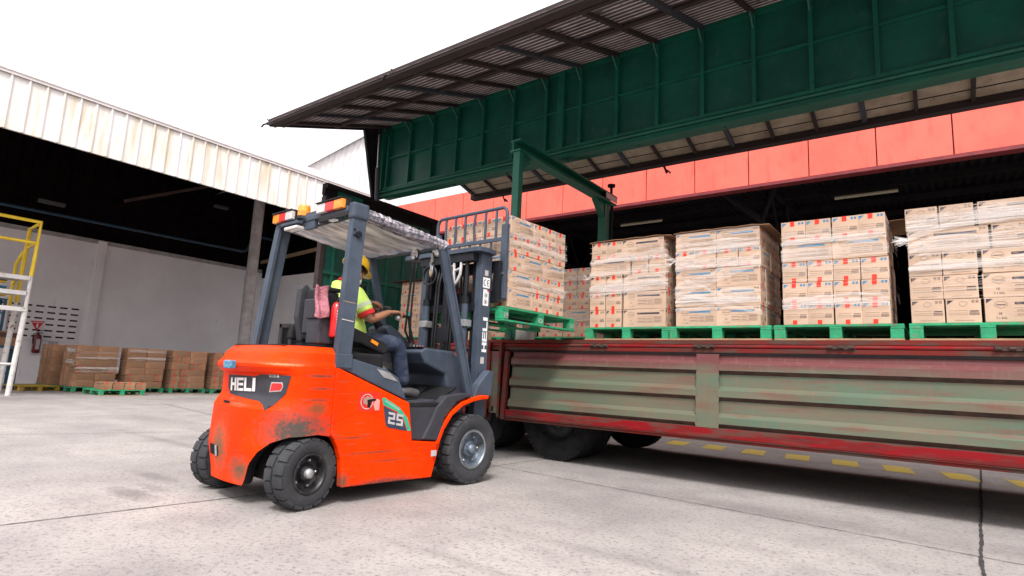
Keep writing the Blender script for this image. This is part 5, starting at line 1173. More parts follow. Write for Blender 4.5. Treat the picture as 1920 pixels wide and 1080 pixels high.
vsx, fsx, wx = text_tris('MERAU', 1, .0)
m_.add([(-1.43+x*.016, -.598+((1.66-1.4)*.05), 1.66+y*.016) for x, y in vsx], fsx, SILVER); m_.obox((-1.47, -.5995, 1.50), (-1.36, -.5995, 1.492), .004, .006, PWOOD); m_.obox((-1.475, -.6065, 1.36), (-1.37, -.6065, 1.35), .004, .008, SILVER)
K('guard_pillar', m_, bev=.012)
m_ = pillar('', [(-1.50, .60, 1.1), (-1.475, .60, 1.4), (-1.40, .57, 2.24)], .13, .06); m_.box((-1.535, .565, 1.15), (-1.50, .58, 2.2), STEEL) if False else None
K('guard_pillar', m_, bev=.01)
m_ = MB(); m_.obox((-1.555, .545, 1.12), (-1.452, .535, 2.22), .03, .025, STEEL, (1, 0, 0)); K('pillar_flange', m_)
m_ = pillar('', [(.005, -.56, .74), (-.14, -.545, 1.2), (-.44, -.52, 2.16)], .085, .05); K('guard_pillar', m_, bev=.01)
m_ = MB(); m_.obox((.03, -.588, .75), (-.40, -.55, 2.14), .012, .018, STEEL, (1, 0, 0)); K('pillar_flange', m_)
m_ = pillar('', [(-.02, .56, .74), (-.14, .55, 1.2), (-.47, .50, 2.14)], .075, .05); K('guard_pillar', m_, bev=.01)
m_ = MB()
m_.obox((-1.40, -.50, 2.25), (-.43, -.49, 2.16), .07, .07, STEEL); m_.obox((-1.40, .53, 2.25), (-.47, .49, 2.15), .07, .07, STEEL); m_.box((-1.46, -.52, 2.22), (-1.38, .60, 2.27), STEEL, .01); m_.box((-.49, -.5, 2.11), (-.43, .5, 2.17), STEEL, .01)
for k in range(5): y = -.36+k*.18; m_.obox((-1.38, y, 2.235), (-.47, y, 2.145), .03, .035, STEELD)
m_.box((-1.44, -.58, 2.17), (-1.29, -.50, 2.30), STEEL, .02); m_.box((-1.45, -.04, 2.15), (-1.415, .12, 2.30), STEEL, .006)
K('guard_frame', m_)
# plastic wrapped over the roof and its near edge
m_ = MB(); nx_, ny_ = 22, 16; vs = []
for i in range(nx_+1):
    for j in range(ny_+1):
        a, b = i/nx_, j/ny_; x = -1.33+a*.87; y = -.47+b*.96; vs.append((x, y, 2.205-a*.085-.012*math.sin(a*PI)+.004*math.sin(i*1.7+j*2.3)+.005*math.sin(j*1.1)-.0))
m_.add(vs, [(i*(ny_+1)+j, i*(ny_+1)+j+1, (i+1)*(ny_+1)+j+1, (i+1)*(ny_+1)+j) for i in range(nx_) for j in range(ny_)], FILM, True)
K('roof_film', m_)
m_ = MB(); pts = []; rr = []
for i in range(70):
    a = i/69; pts.append((-1.31+a*.90, -.515+.004*math.sin(i*1.9), 2.235-a*.085+.005*math.sin(i*2.7))); rr.append(.051+.003*math.sin(i*1.1)+random.uniform(-.0025, .0025))
m_.tube(pts, rr, FILMP, 14)
K('edge_wrap', m_)
# lamps
def lamp(x, y0, y1, z, flip=False):
    l_ = empty('rear_lamp', (x, (y0+y1)/2, z)); l_.parent = fk; o3 = (x, (y0+y1)/2, z); cols = [LENSW, REDP, AMBER]; n_ = 3
    m_ = MB(); m_.box((x-.005, min(y0, y1), z-.045), (x+.05, max(y0, y1), z+.045), BLACK, .006); m_.box((x-.05, min(y0, y1)-.004, z+.042), (x+.05, max(y0, y1)+.004, z+.05), BLACK); m_.build('housing', l_, o3)
    for k in range(3):
        a = y0+(y1-y0)*k/3; b = y0+(y1-y0)*(k+1)/3; m_ = MB(); m_.box((x-.04, min(a, b)+.001, z-.038), (x-.003, max(a, b)-.001, z+.038), cols[k], .006); m_.build('lens', l_, o3)
lamp(-1.46, -.13, -.50, 2.285); lamp(-1.46, .27, .60, 2.30)
m_ = MB(); m_.lathe([(.055, 0), (.055, .02), (.05, .03)], (-1.44, .17, 2.25), (0, 0, 1), BLACK, 24); m_.lathe([(.052, .03), (.052, .11), (.045, .128), (0, .132)], (-1.44, .17, 2.25), (0, 0, 1), AMBER, 24); m_.lathe([(.0535, .06), (.0535, .064)], (-1.44, .17, 2.25), (0, 0, 1), AMBER, 24); K('beacon', m_)
m_ = MB(); m_.tube([(-1.43, .05, 2.28), (-1.46, .10, 2.24), (-1.47, .14, 2.19)], .008, BLACK, 8); m_.box((-1.52, .13, 2.155), (-1.44, .34, 2.185), LENSW, .01); m_.box((-1.52, .40, 2.20), (-1.46, .12, 2.225), STEEL, .004); K('work_lamp', m_)
m_ = MB(); m_.box((-1.40, -.25, 2.20), (-1.36, -.17, 2.212), WHITE); m_.box((-1.34, -.40, 2.19), (-1.30, -.33, 2.202), WHITE); K('reflective_strip', m_)
# mast
def chan(mb, x0, x1, y0, y1, z0, z1, m, open_=1, th=.018):
    """C section standing upright, web at y0 side, open towards y1"""
    mb.box((x0, y0, z0), (x1, y0+math.copysign(th, y1-y0), z1), m); mb.box((x0, y0+math.copysign(th, y1-y0), z0), (x0+th, y1, z1), m); mb.box((x1-th, y0+math.copysign(th, y1-y0), z0), (x1, y1, z1), m)
ma = empty('mast', (.26, 0, .1)); ma.parent = fk; MO = (.26, 0, .1)
def Mt(name, mb, par=None, **k): return mb.build(name, par or ma, MO, **k)
for s_ in (-1, 1):
    m_ = MB(); chan(m_, .185, .335, s_*.45, s_*.37, .12, 2.21, STEEL); rl = Mt('outer_rail', m_, bev=.004)
    m_ = MB(); chan(m_, .205, .315, s_*.37, s_*.31, .14, 2.19, STEELD); Mt('inner_rail', m_)
    m_ = MB(); m_.tube([(.14, s_*.29, .15), (.14, s_*.29, 1.72)], .034, STEEL, 16); m_.tube([(.14, s_*.29, 1.72), (.14, s_*.29, 2.18)], .020, STEELD, 12); m_.tube([(.14, s_*.29, 1.70), (.14, s_*.29, 1.76)], .042, STEELD, 16); Mt('lift_cylinder', m_)
    m_ = MB(); m_.box((.095, s_*.29-.055, 1.46), (.19, s_*.29+.055, 1.53), GREYM, .008); Mt('clamp', m_)
    m_ = MB()
    for k in range(46): m_.box((.21+.004*(k % 2), s_*.20-.014, .35+k*.04), (.235-.004*(k % 2), s_*.20+.014, .378+k*.04), BLACK)
    Mt('chain', m_)
near_rail = [c for c in ma.children if c.name.startswith('outer_rail')][0]
# markings on the near rail (face y = -.45), reading bottom to top
Yr = -.4515
def up(a, b, x0, z0): return (x0-b, Yr, z0+a)      # text runs upwards
st_, w_ = word_strokes('HELI', .068, 1.62, 0)
m_ = MB()
for q in st_: m_.add([up(a, b, .312, 1.215) for a, b in q], [(0, 3, 2, 1)], WHITE)
Mt('lettering', m_, near_rail)
for z0_, z1_ in ((1.985, 2.04), (1.10, 1.165)): m_ = MB(); m_.box((.235, Yr-.0005, z0_), (.285, Yr+.001, z1_), SILVER); Mt('sticker', m_, near_rail)
m_ = MB(); m_.box((.215, Yr-.0005, 1.86), (.315, Yr+.001, 1.965), WHITE)
e_ = Yr-.0012
for cx, op in ((.245, 1), (.292, 1)):      # C and E as arcs
    vv = []
    for k in range(15): a = math.radians(60+240*k/14); vv += [(cx+.022*math.cos(a)*1., e_, 1.912+.034*math.sin(a)), (cx+.014*math.cos(a), e_, 1.912+.025*math.sin(a))]
    m_.add(vv, [(2*k, 2*k+1, 2*k+3, 2*k+2) for k in range(14)], TDARK)
m_.box((.274, e_-.0003, 1.908), (.298, e_+.0003, 1.916), TDARK)
Mt('sticker', m_, near_rail)
m_ = MB(); m_.box((.225, Yr-.0005, 1.68), (.305, Yr+.001, 1.845), WHITE); m_.box((.28, e_, 1.825), (.305, e_+.0005, 1.845), REDE)
for zc in (1.785, 1.72): m_.lathe([(.024, 0), (.020, .0002)], (.265, e_, zc), (0, -1, 0), TDARK, 20); m_.box((.258, e_-.0003, zc-.012), (.274, e_, zc+.010), TDARK)
Mt('sticker', m_, near_rail)
m_ = MB(); m_.prism([(.10, -.50), (.20, -.52), (.34, -.50), (.37, -.44), (.37, .44), (.34, .52), (.20, .60), (.10, .66), (.08, .60), (.08, -.46)], 'z', 2.21, 2.255, STEEL); m_.box((.10, -.40, 2.12), (.19, .40, 2.208), STEELD, .004); Mt('top_plate', m_, bev=.012)
for z0_, z1_ in ((.95, 1.09), (.30, .46), (1.62, 1.70)): m_ = MB(); m_.box((.17, -.38, z0_), (.20, .38, z1_), STEELD, .004); Mt('cross_member', m_)
m_ = MB(); m_.tube([(.16, 0, .2), (.16, 0, 1.9)], .045, STEELD, 16); m_.box((.12, -.10, 1.30), (.20, .10, 1.46), STEELD, .01); Mt('free_lift_cylinder', m_)
m_ = MB()
for y0_ in (-.13, -.09, .10, .14): m_.tube([(.12, y0_, .5), (.11, y0_, 1.2), (.13, y0_, 1.9), (.17, y0_, 2.12), (.26, y0_, 2.02), (.27, y0_, 1.7)], .012, BLACK, 8)
m_.tube([(.05, .17+.10*math.cos(a), 2.0+.10*math.sin(a)) for a in [2*PI*k/20 for k in range(21)]], .014, BLACK, 8, False)
Mt('hose', m_)
m_ = MB(); lp = [(.02, 2.17), (.10, 2.18), (.155, 2.15), (.165, 2.02), (.13, 1.93), (.05, 1.92), (.0, 1.95)]
for a, b in zip([(-.0, 2.17)]+lp, lp+[(-.04, 1.88)]): pass
pts = [(.12, -.125-a*.75, b) for a, b in ((.0, 1.90), (-.01, 2.16), (.02, 2.18), (.11, 2.16), (.13, 2.13), (.12, 2.0), (.07, 1.93), (.0, 1.88))]
m_.tube(pts+[pts[0]], .016, LENSW, 10); m_.tube([(.12, -.135, 2.04), (.12, -.215, 2.06)], .013, LENSW, 8); K('grab_handle', m_)
m_ = MB(); m_.box((.02, -.34, .80), (.19, -.24, 1.0), STEEL, .02); m_.prism([(.05, .77), (.30, .79), (.33, 1.02), (.26, 1.04), (.12, .90)], 'y', -.56, -.47, STEEL); K('tilt_bracket', m_, bev=.01)
# carriage, backrest and forks
ca = empty('carriage', (.40, 0, 1.9)); ca.parent = fk; CO = (.40, 0, 1.9)
def Ca(name, mb, **k): return mb.build(name, ca, CO, **k)
m_ = MB()
for z in (1.79, 2.10): m_.box((.37, -.52, z-.06), (.42, .52, z+.06), STEELD, .006)
for y0_ in (-.30, .30): m_.box((.335, y0_-.03, 1.70), (.37, y0_+.03, 2.2), STEELD, .004)
m_.box((.37, -.52, 1.85), (.415, -.44, 2.04), STEELD); m_.box((.37, .44, 1.85), (.415, .52, 2.04), STEELD); m_.tube([(.38, -.3, 2.26), (.38, -.22, 2.26)], .04, STEELD, 12); Ca('carriage_frame', m_)
m_ = MB(); m_.box((.425, -.555, 1.77), (.465, -.475, 2.56), STEEL, .006); m_.box((.425, .475, 1.77), (.465, .555, 2.56), STEEL, .006)
cr_ = [(.445, -.53, 2.54), (.445, -.53, 2.68), (.445, -.515, 2.72), (.445, -.48, 2.745), (.445, .48, 2.745), (.445, .515, 2.72), (.445, .53, 2.68), (.445, .53, 2.54)]
m_.tube(cr_, .019, STEEL, 10); m_.box((.43, -.53, 2.385), (.455, .53, 2.425), STEEL, .004)
for k in range(6): y0_ = -.38+k*.155; jj = .010 if k == 2 else 0; m_.tube([(.445, y0_, 2.42), (.445-jj, y0_+jj, 2.58), (.445, y0_, 2.74)], .014, STEEL, 8)
for k in range(5): y0_ = -.32+k*.16; m_.box((.438, y0_-.012, 1.86), (.452, y0_+.012, 2.385), STEEL)
m_.tube([(.42, -.505, 2.03), (.42, -.535, 2.03)], .012, CHROME, 8); Ca('backrest', m_)
for y0_ in (-.28, .28):
    m_ = MB(); m_.box((.42, y0_-.06, 1.60), (.46, y0_+.06, 2.16), STEELD, .006); m_.prism([(.42, 1.595), (.46, 1.63), (1.50, 1.608), (1.52, 1.592), (1.5, 1.590)], 'y', y0_-.06, y0_+.06, STEELD); Ca('fork', m_)
# mirrors
def mirror(name, pts, c, rx, rz, m=CHROME):
    m_ = MB(); m_.tube(pts, .008, BLACK, 8); k_ = 20
    vv = [(c[0]+.012, c[1]+rx*math.cos(2*PI*k/k_), c[2]+rz*math.sin(2*PI*k/k_)) for k in range(k_)]+[(c[0]-.006, c[1]+rx*.9*math.cos(2*PI*k/k_), c[2]+rz*.9*math.sin(2*PI*k/k_)) for k in range(k_)]
    m_.add(vv, [(k, (k+1) % k_, k_+(k+1) % k_, k_+k) for k in range(k_)]+[tuple(range(k_))[::-1]], BLACK); vv2 = [(c[0]-.012, c[1], c[2])]+[(c[0]-.0062, v[1], v[2]) for v in vv[k_:]]
    m_.add(vv2, [(0, 1+(k+1) % k_, 1+k) for k in range(k_)], m, True); return K(name, m_)
MIRR = mat('mirror_glass', (.8, .8, .8), .05, 1.0, (.75, .75, .75), 5)
mirror('mirror', [(-.46, -.25, 2.12), (-.51, -.25, 2.10)], (-.53, -.26, 2.075), .055, .055, MIRR)
mirror('mirror', [(-.45, -.42, 2.13), (-.46, -.43, 2.0)], (-.47, -.44, 1.965), .028, .125, MIRR)
m_ = MB(); m_.box((-.50, .62, 1.62), (-.40, .80, 1.86), BLACK, .03); m_.tube([(-.40, .56, 1.75), (-.45, .68, 1.75)], .012, BLACK, 8); m_.tube([(-.42, .58, 1.5), (-.5, .56, 1.62), (-.46, .66, 1.66)], .010, GREYM, 8); K('side_mirror', m_)
m_ = MB(); m_.box((-.46, -.50, 2.06), (-.40, -.42, 2.13), WHITE, .004); K('bracket', m_)

# things carried on the forklift
ex = empty('fire_extinguisher', FP+FX*-1.458+FY*-.50+Vector((0, 0, 1.225)), TH, 'bright red fire extinguisher strapped behind the forklift rear pillar', 'fire extinguisher')
MB().lathe([(0, 0), (.035, 0), (.042, .012), (.042, .22), (.030, .255), (.016, .27), (0, .27)], (0, 0, 0), (0, 0, 1), REDE, 24).build('cylinder', ex)
m_ = MB(); m_.tube([(0, 0, .265), (0, 0, .295)], .014, BLACK, 10); m_.obox((-.02, 0, .30), (.05, 0, .31), .02, .012, BLACK); m_.build('valve', ex)
m_ = MB()
for k in range(7): m_.add([(-.022+.0, -.0432, .06+k*.022), (.005, -.0428, .06+k*.022), (.005, -.0428, .073+k*.022), (-.022, -.0432, .073+k*.022)], [(0, 1, 2, 3)], WHITE)
m_.build('label_plate', ex)
m_ = MB(); nx_, nz_ = 8, 14; vs = []
for j in range(nz_+1):
    for i in range(nx_+1):
        a, b = i/nx_, j/nz_; vs.append((-.06+.12*a-.03*(1-b)*.0-.02*b, -.018*math.sin(a*PI*3+b)*1.0-.01*math.sin(b*7), .24*b-.01*math.sin(a*5)))
n0 = len(vs); vs += [(x, y+.012, z) for x, y, z in vs]
w1_ = nx_+1; fs = [(j*w1_+i, j*w1_+i+1, (j+1)*w1_+i+1, (j+1)*w1_+i) for j in range(nz_) for i in range(nx_)]; fs += [tuple(n0+k for k in q[::-1]) for q in fs]
for j in range(nz_): fs += [(j*w1_, (j+1)*w1_, n0+(j+1)*w1_, n0+j*w1_), (j*w1_+nx_, n0+j*w1_+nx_, n0+(j+1)*w1_+nx_, (j+1)*w1_+nx_)]
m_.add(vs, fs, PINK, True); o = m_.build('cloth'); o.location = FP+FX*-1.575+FY*-.495+Vector((0, 0, 1.365)); o.rotation_euler.z = TH; tag(o, 'folded pink cloth hanging behind the forklift seat', 'cloth')
m_ = MB(); m_.box((-.065, -.02, -.03), (.065, .02, .03), SPONGE, .008); o = m_.build('sponge'); p_ = cwp(.93, 0.985, .02)
o.location = FP+FX*p_[0]+FY*p_[1]+Vector((0, 0, .985)); t_ = cw(.89); t2_ = cw(.97); o.rotation_euler.z = TH+math.atan2(t2_[1]-t_[1], t2_[0]-t_[0]); tag(o, 'small blue sponge stuck on the rear lip of the forklift counterweight', 'sponge')

# load on the forks
LP_ = FP+FX*1.07+Vector((0, 0, 1.575))
lp_ = pallet_proto(1.30, 1.10, PGREEN, 'pallet', True)
for c_ in list(lp_.children):
    pass
put_pallet(tuple(LP_-Vector((0, 0, .03))), TH, 'weathered green pallet carried on the forklift forks', 'green pallets on the truck deck', lp_); del lp_['group']
m_ = MB()
for (x_, txt) in ((-.64, 'SPF'), (-.06, '0'), (.56, '08/25')):
    flat_text(m_, txt, SILVER, lambda a, b, x_=x_: (x_+.01+a, -.5505, .035+b), .05, .0, .075)
o = m_.build('stencil', lp_)
cm_l = carton_mesh('carton_load', .40, .20, .195, 'blue')
stack(cm_l, (.40, .20, .195), tuple(LP_+FX*-.55+FY*-.52+Vector((0, 0, .125))), TH, ['LEEE', 'LEEE', 'LEL'.replace('LEL', 'ELL'), 'EEEEE', 'LEEE'], None, 'load on the forks', 'cartons on the lifted pallet', 'far', dep=1.0)
# face towards the driver, behind the load backrest
o3 = LP_+FX*-.55+FY*-.52+Vector((0, 0, .125))
for ri in range(5):
    z = o3.z+ri*.195; y = (.205 if ri in (0, 1, 4) else .405) ; k = 0
    while y < .95:
        k += 1; c = o3+FX*.20+FY*(y+.10); put(cm_l, (c.x, c.y, z), TH, f"rear-facing carton, {ORD[k]} from right in {ORD[ri+1]} row up, load on the forks", 'cartons on the lifted pallet', .003); y += .203
wrap('clear stretch film round the load on the forks', tuple(o3+FX*-.01+FY*-.004+Vector((0, 0, -o3.z))), tuple(FX), tuple(-FY), 1.03, o3.z+.18, o3.z+.96, 34, 6, [(.2, o3.z+.97, .95, o3.z+.45, .02), (0, o3.z+.42, 1.0, o3.z+.50, .03), (.25, o3.z+.95, .9, o3.z+.62, .02)],
     (tuple(o3+FX*-.012+Vector((0, 0, -o3.z))), tuple(FY), tuple(-FX), 1.0, 34))

# ================================================================ DRIVER
def skin_mesh(name, pts, edges, sub=2, root=0):
    """pts: (x, y, z, rx, ry)"""
    me = bpy.data.meshes.new(name); me.from_pydata([p[:3] for p in pts], edges, []); o = bpy.data.objects.new(name, me); C.objects.link(o)
    md = o.modifiers.new('s', 'SKIN'); md.use_smooth_shade = True; md.branch_smoothing = .4
    sv = me.skin_vertices[0].data
    for i, p in enumerate(pts): sv[i].radius = (p[3], p[4] if len(p) > 4 else p[3]); sv[i].use_root = (i == root)
    ss = o.modifiers.new('u', 'SUBSURF'); ss.levels = sub; ss.render_levels = sub
    dg = bpy.context.evaluated_depsgraph_get(); ev = o.evaluated_get(dg); m2 = ev.to_mesh()
    vs = [tuple(v.co) for v in m2.vertices]; fs = [tuple(q.vertices) for q in m2.polygons]
    ev.to_mesh_clear(); bpy.data.objects.remove(o); bpy.data.meshes.remove(me); return vs, fs
def chain(pts): return [(i, i+1) for i in range(len(pts)-1)]
pe = bpy.data.objects.new('x', None)
body = MB(); V3 = Vector
def add_skin(mb, pts, edges, m, sub=2, root=0): vs, fs = skin_mesh('t', pts, edges, sub, root); mb.add(vs, fs, m, True)
# joints in forklift coordinates
hipR, hipL = (-1.17, -.13, 1.20), (-1.17, .11, 1.20)
knR, knL = (-.60, -.19, 1.235), (-.63, .20, 1.24)
anR, anL = (-.50, -.19, .85), (-.46, .20, .85)
shR, shL = (-1.10, -.215, 1.645), (-1.10, .195, 1.645)
elR, elL = (-1.00, -.30, 1.405), (-.95, .27, 1.49)
wrR, wrL = (-.735, -.215, 1.510), (-.715, .12, 1.615)
P_ = [(-1.20, -.01, 1.20, .115, .14), (-1.20, -.01, 1.36, .10, .135), (-1.17, -.01, 1.52, .10, .15), (-1.12, -.01, 1.655, .075, .12), (-1.065, -.01, 1.73, .050, .052), (-1.02, -.01, 1.79, .050, .052),
      (*shR, .055), (*elR, .041), (*[(a+b)/2 for a, b in zip(elR, wrR)], .037), (*wrR, .026),
      (*shL, .055), (*elL, .041), (*[(a+b)/2 for a, b in zip(elL, wrL)], .037), (*wrL, .026),
      (*hipR, .085), (*knR, .06), (*anR, .04), (*hipL, .085), (*knL, .06), (*anL, .04)]
E_ = [(0, 1), (1, 2), (2, 3), (3, 4), (4, 5), (3, 6), (6, 7), (7, 8), (8, 9), (3, 10), (10, 11), (11, 12), (12, 13), (0, 14), (14, 15), (15, 16), (0, 17), (17, 18), (18, 19)]
add_skin(body, P_, E_, SKIN)
def hand(wr, d, nrm, side, curls, spread, scale=1., thumb_side=1):
    """d: along the fingers, nrm: back of the hand, side: towards the little finger"""
    d, nrm, side, wr = (V3(v) for v in (d, nrm, side, wr)); d.normalize(); nrm = (nrm-d*nrm.dot(d)).normalized(); side = d.cross(nrm)*(1 if d.cross(nrm).dot(side) > 0 else -1)
    S_ = scale
    # palm: a flattened superellipse body, wrist to knuckles
    pv = []; K_ = 16
    for t_, hw_, hh_ in ((-.030, .020, .018), (-.005, .024, .0185), (.025, .034, .0185), (.055, .041, .0165), (.080, .042, .0140), (.092, .038, .010), (.098, .028, .005)):
        for k in range(K_):
            a = 2*PI*k/K_; ca, sa = math.cos(a), math.sin(a); pv.append(wr+d*t_+side*(hw_*math.copysign(abs(ca)**.75, ca))+nrm*(hh_*math.copysign(abs(sa)**.85, sa)))
    body.add(pv, [(i*K_+k, i*K_+(k+1) % K_, (i+1)*K_+(k+1) % K_, (i+1)*K_+k) for i in range(6) for k in range(K_)]+[tuple(range(K_))[::-1], tuple(range(6*K_, 7*K_))], SKIN, True)
    for k, (L_, c) in enumerate(zip((.080, .090, .084, .066), curls)):
        o = wr+d*.078+side*((k-1.5)*.021); dd = (d+side*(k-1.5)*spread).normalized(); pts = [o-dd*.015]; p = o; ang = 0; pts.append(p)
        for q, fr in enumerate((.44, .32, .24)):
            ang += c*(.8 if q == 0 else 1.); v = dd*math.cos(ang)-nrm*math.sin(ang); p = p+v*L_*fr; pts.append(p)
        rr = (.0115, .0112, .0102, .0092, .0076); add_skin(body, [(*a, b) for a, b in zip(pts, rr)], chain(pts), SKIN, 2)
    o = wr+d*.025-side*.028; v1 = (d*.6-side*.75-nrm*.35).normalized(); v2 = (d*.9-side*.3-nrm*.5).normalized()
    pts = [o-v1*.012, o+v1*.028, o+v1*.028+v2*.028, o+v1*.028+v2*.052]; add_skin(body, [(*a, b) for a, b in zip(pts, (.014, .012, .0098, .0078))], chain(pts), SKIN, 2)
# right hand resting over the lever knob, forefinger stretched forwards; left hand closed on the wheel rim
hand(wrR, (.95, .05, .12), (-.1, .0, 1), (0, -1, 0), (.95, .80, .55, .16), .04) if False else hand(wrR, (.97, .02, .10), (-.1, .0, 1), (0, -1, 0), (.05, .42, .55, .62), .07)
hand(wrL, (.90, .10, .05), (.1, 0, 1), (0, 1, 0), (.55, .85, .9, .95), .03)
# head: looking ahead and slightly down to the levers
hc = V3((-.995, -.005, 1.862)); yawh = .10; pith = -.46
Rm = Matrix.Rotation(yawh, 3, 'Z') @ Matrix.Rotation(-pith, 3, 'Y')
def headP(th, ph):
    """th from the crown down, ph round from the face (0 = nose)"""
    x, y, z = math.sin(th)*math.cos(ph), math.sin(th)*math.sin(ph), math.cos(th)
    rx, ry, rz = .096, .074, .118
    X, Y, Z = x*rx, y*ry, z*rz
    if Z < 0:                       # jaw narrows, chin forward
        t = -Z/rz; Y *= 1-.34*t; X = X*(1-.10*t)+.018*t if X > 0 else X*(1-.38*t)+.012*t
    fr = max(0, x)**3
    def bump(cz, cy, sz, sy, a): return a*math.exp(-((Z-cz)/sz)**2-((abs(Y)-cy)/sy)**2)*fr
    X += bump(-.020, 0, .020, .010, .022)+bump(-.034, 0, .010, .013, .012)+bump(.022, .020, .010, .022, .007)-bump(.002, .028, .013, .014, .010)+bump(-.062, .0, .008, .020, .006)-bump(-.053, 0, .004, .022, .003)+bump(-.095, 0, .016, .02, .008)+bump(-.028, .036, .02, .016, .004)
    return hc+Rm@V3((X, Y, Z))
vs = []; fs = []; NR, NC = 34, 44
for i in range(NR+1):
    for k in range(NC): vs.append(headP(PI*i/NR, 2*PI*k/NC))
fs = [(i*NC+k, (i+1)*NC+k, (i+1)*NC+(k+1) % NC, i*NC+(k+1) % NC) for i in range(NR) for k in range(NC)]
body.add(vs, fs, SKIN, True)
for s_ in (-1, 1):      # ears
    ec = hc+Rm@V3((-.008, s_*.072, -.008)); vs = []; n_ = 16
    for j, (sc, off) in enumerate(((1, 0), (1.05, .010), (.80, .014), (.45, .006), (.2, .004))):
        for k in range(n_):
            a = 2*PI*k/n_; vs.append(ec+Rm@V3((math.cos(a)*.017*sc-.004*math.sin(a), s_*off, math.sin(a)*.030*sc*(1 if math.sin(a) > 0 else .85))))
    body.add(vs, [(j*n_+k, j*n_+(k+1) % n_, (j+1)*n_+(k+1) % n_, (j+1)*n_+k) for j in range(4) for k in range(n_)]+[tuple(range(4*n_, 5*n_))], SKIN, True)
    body.sphere(hc+Rm@V3((.080, s_*.029, .003)), .0125, EYEW, 12, 8); body.sphere(hc+Rm@V3((.0895, s_*.029, .001)), .0055, HAIR, 10, 6)
    body.obox(hc+Rm@V3((.090, s_*.014, .022)), hc+Rm@V3((.082, s_*.045, .024)), .006, .007, HAIR)
body.obox(hc+Rm@V3((.0915, -.018, -.055)), hc+Rm@V3((.0915, .018, -.055)), .004, .004, CUFF)
# the person stands at top level; local origin on the seat
PO = FP+FX*-1.17+Vector((0, 0, 1.20))
person = body.build('person', None, (-1.17, 0, 1.20)); person.location = PO; person.rotation_euler.z = TH
tag(person, 'seated driver in lime shirt, jeans and yellow helmet with both hands on the forklift controls', 'person')
def Pe(name, mb, par=None): return mb.build(name, par or person, (-1.17, 0, 1.20))
# shirt with short sleeves
m_ = MB()
SH = [(-1.06, -.04, 1.17, .21, .21), (-1.06, -.04, 1.30, .205, .21), (-1.105, -.03, 1.45, .185, .205), (-1.155, -.01, 1.58, .140, .180), (-1.115, -.01, 1.685, .082, .13), (-1.085, -.01, 1.735, .060, .066),
      (*[a+(b-a)*.05 for a, b in zip(shR, elR)], .083), (*[a+(b-a)*.50 for a, b in zip(shR, elR)], .078), (*[a+(b-a)*.80 for a, b in zip(shR, elR)], .076),
      (*[a+(b-a)*.05 for a, b in zip(shL, elL)], .083), (*[a+(b-a)*.50 for a, b in zip(shL, elL)], .078), (*[a+(b-a)*.80 for a, b in zip(shL, elL)], .076)]
add_skin(m_, SH, [(0, 1), (1, 2), (2, 3), (3, 4), (4, 5), (3, 6), (6, 7), (7, 8), (3, 9), (9, 10), (10, 11)], SHIRT)
shirt = Pe('shirt', m_)
for A_, B_ in ((shR, elR), (shL, elL)):
    a, b = V3(A_), V3(B_); m_ = MB(); m_.tube([a+(b-a)*.70, a+(b-a)*.76, a+(b-a)*.83], [.0725, .072, .069], CUFF, 24); Pe('cuff', m_, shirt)
    m_ = MB(); m_.tube([a+(b-a)*.42, a+(b-a)*.48, a+(b-a)*.55], [.0745, .0735, .0740], REFL, 24); Pe('reflective_band', m_, shirt)
m_ = MB(); pts = [(-1.10+.19*math.cos(t)*1.0, -.03+.205*math.sin(t), 1.44) for t in [2*PI*k/30 for k in range(31)]]
vs = []
for x, y, z in pts: vs += [(x, y, z), (x+.004, y, z+.045)]
m_.add(vs, [(2*k, 2*k+2, 2*k+3, 2*k+1) for k in range(30)], REFL, True); Pe('reflective_band', m_, shirt)
m_ = MB(); m_.tube([(-1.095, -.01, 1.735), (-1.085, -.01, 1.76)], [.062, .058], CUFF, 20); Pe('collar', m_, shirt)
m_ = MB()
JE = [(-1.20, -.01, 1.20, .13, .16), (*hipR, .11), (*[a+(b-a)*.5 for a, b in zip(hipR, knR)], .105), (*knR, .088), (*[a+(b-a)*.5 for a, b in zip(knR, anR)], .074), (*[a+(b-a)*1.02 for a, b in zip(knR, anR)], .070),
      (*hipL, .11), (*[a+(b-a)*.5 for a, b in zip(hipL, knL)], .097), (*knL, .080), (*[a+(b-a)*.5 for a, b in zip(knL, anL)], .074), (*[a+(b-a)*1.02 for a, b in zip(knL, anL)], .070)]
add_skin(m_, JE, [(0, 1), (1, 2), (2, 3), (3, 4), (4, 5), (0, 6), (6, 7), (7, 8), (8, 9), (9, 10)], JEANS)
Pe('trousers', m_)
for ax_, ay_, az_ in (anR, anL):
    m_ = MB(); pts = [(ax_-.06, ay_, .80), (ax_+.0, ay_, .80), (ax_+.08, ay_, .795), (ax_+.15, ay_, .783), (ax_+.20, ay_, .778)]
    add_skin(m_, [(pts[0][0], ay_, .80, .050, .044), (pts[1][0], ay_, .81, .062, .048), (pts[2][0], ay_, .800, .048, .050), (pts[3][0], ay_, .790, .036, .048), (pts[4][0], ay_, .785, .028, .038)], chain(pts), SHOE)
    m_.prism([(ax_-.09, ay_-.045), (ax_+.08, ay_-.055), (ax_+.20, ay_-.042), (ax_+.225, ay_), (ax_+.20, ay_+.042), (ax_+.08, ay_+.055), (ax_-.09, ay_+.045)], 'z', .737, .757, BLACK)
    Pe('shoe', m_)
m_ = MB(); vs = []; n_ = 30
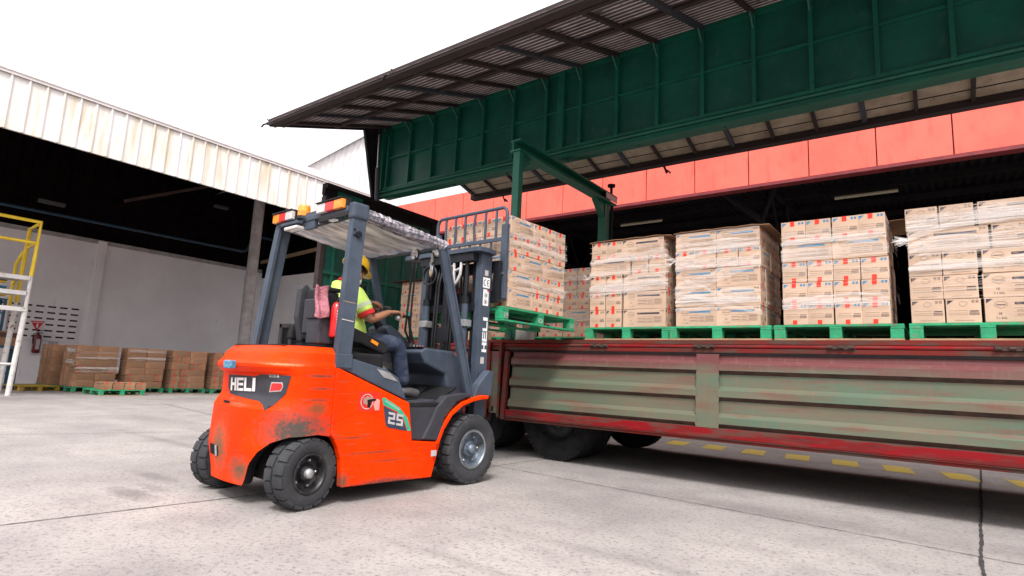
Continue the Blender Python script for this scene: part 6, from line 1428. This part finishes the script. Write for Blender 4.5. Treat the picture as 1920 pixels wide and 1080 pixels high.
for i in range(12):
    th = PI*.62*i/11
    for k in range(n_):
        ph = 2*PI*k/n_; lim = 1.0
        p = V3((math.sin(th)*math.cos(ph)*.102-.004, math.sin(th)*math.sin(ph)*.080, math.cos(th)*.122+.002))
        if p.x > .055: p.z = max(p.z, .045)
        if abs(p.y) > .05 and p.x > -.01: p.z = max(p.z, .0)
        vs.append(hc+Rm@p)
m_.add(vs, [(i*n_+k, (i+1)*n_+k, (i+1)*n_+(k+1) % n_, i*n_+(k+1) % n_) for i in range(11) for k in range(n_)], HAIR, True); Pe('hair', m_)
m_ = MB(); vs = []; n_ = 36; hz = .045
def hp(r_, z, ph, peak=0): return hc+Rm@V3((-.006+r_*1.16*math.cos(ph)+peak*max(0, math.cos(ph))**2, r_*.98*math.sin(ph), z))
rows = [(.0, .160), (.030, .158), (.060, .148), (.085, .128), (.100, .098), (.106, .065), (.108, hz)]
for r_, z in rows:
    for k in range(n_): ph = 2*PI*k/n_; rib = .006*math.exp(-((math.sin(ph)*r_)/.016)**2)*(1 if r_ < .1 else 0); vs.append(hp(r_, z+rib, ph))
m_.add(vs, [(i*n_+k, (i+1)*n_+k, (i+1)*n_+(k+1) % n_, i*n_+(k+1) % n_) for i in range(len(rows)-1) for k in range(n_)], HELM, True)
vs = []
for k in range(n_): ph = 2*PI*k/n_; vs += [hp(.107, hz+.004, ph), hp(.120, hz-.006, ph, .045), hp(.120, hz-.012, ph, .045), hp(.104, hz-.006, ph)]
m_.add(vs, [(4*k+q, 4*k+(q+1) % 4, 4*((k+1) % n_)+(q+1) % 4, 4*((k+1) % n_)+q) for k in range(n_) for q in range(4)], HELM, True)
Pe('helmet', m_)
m_ = MB()   # white mask strap side seen below the ear
m_.sphere(hc+Rm@V3((.085, 0, -.058)), (.026, .040, .034), WHITE, 16, 10); m_.tube([hc+Rm@V3((.085, -.035, -.045)), hc+Rm@V3((.02, -.074, -.02))], .003, WHITE, 6); Pe('face_mask', m_)
bpy.data.objects.remove(pe)
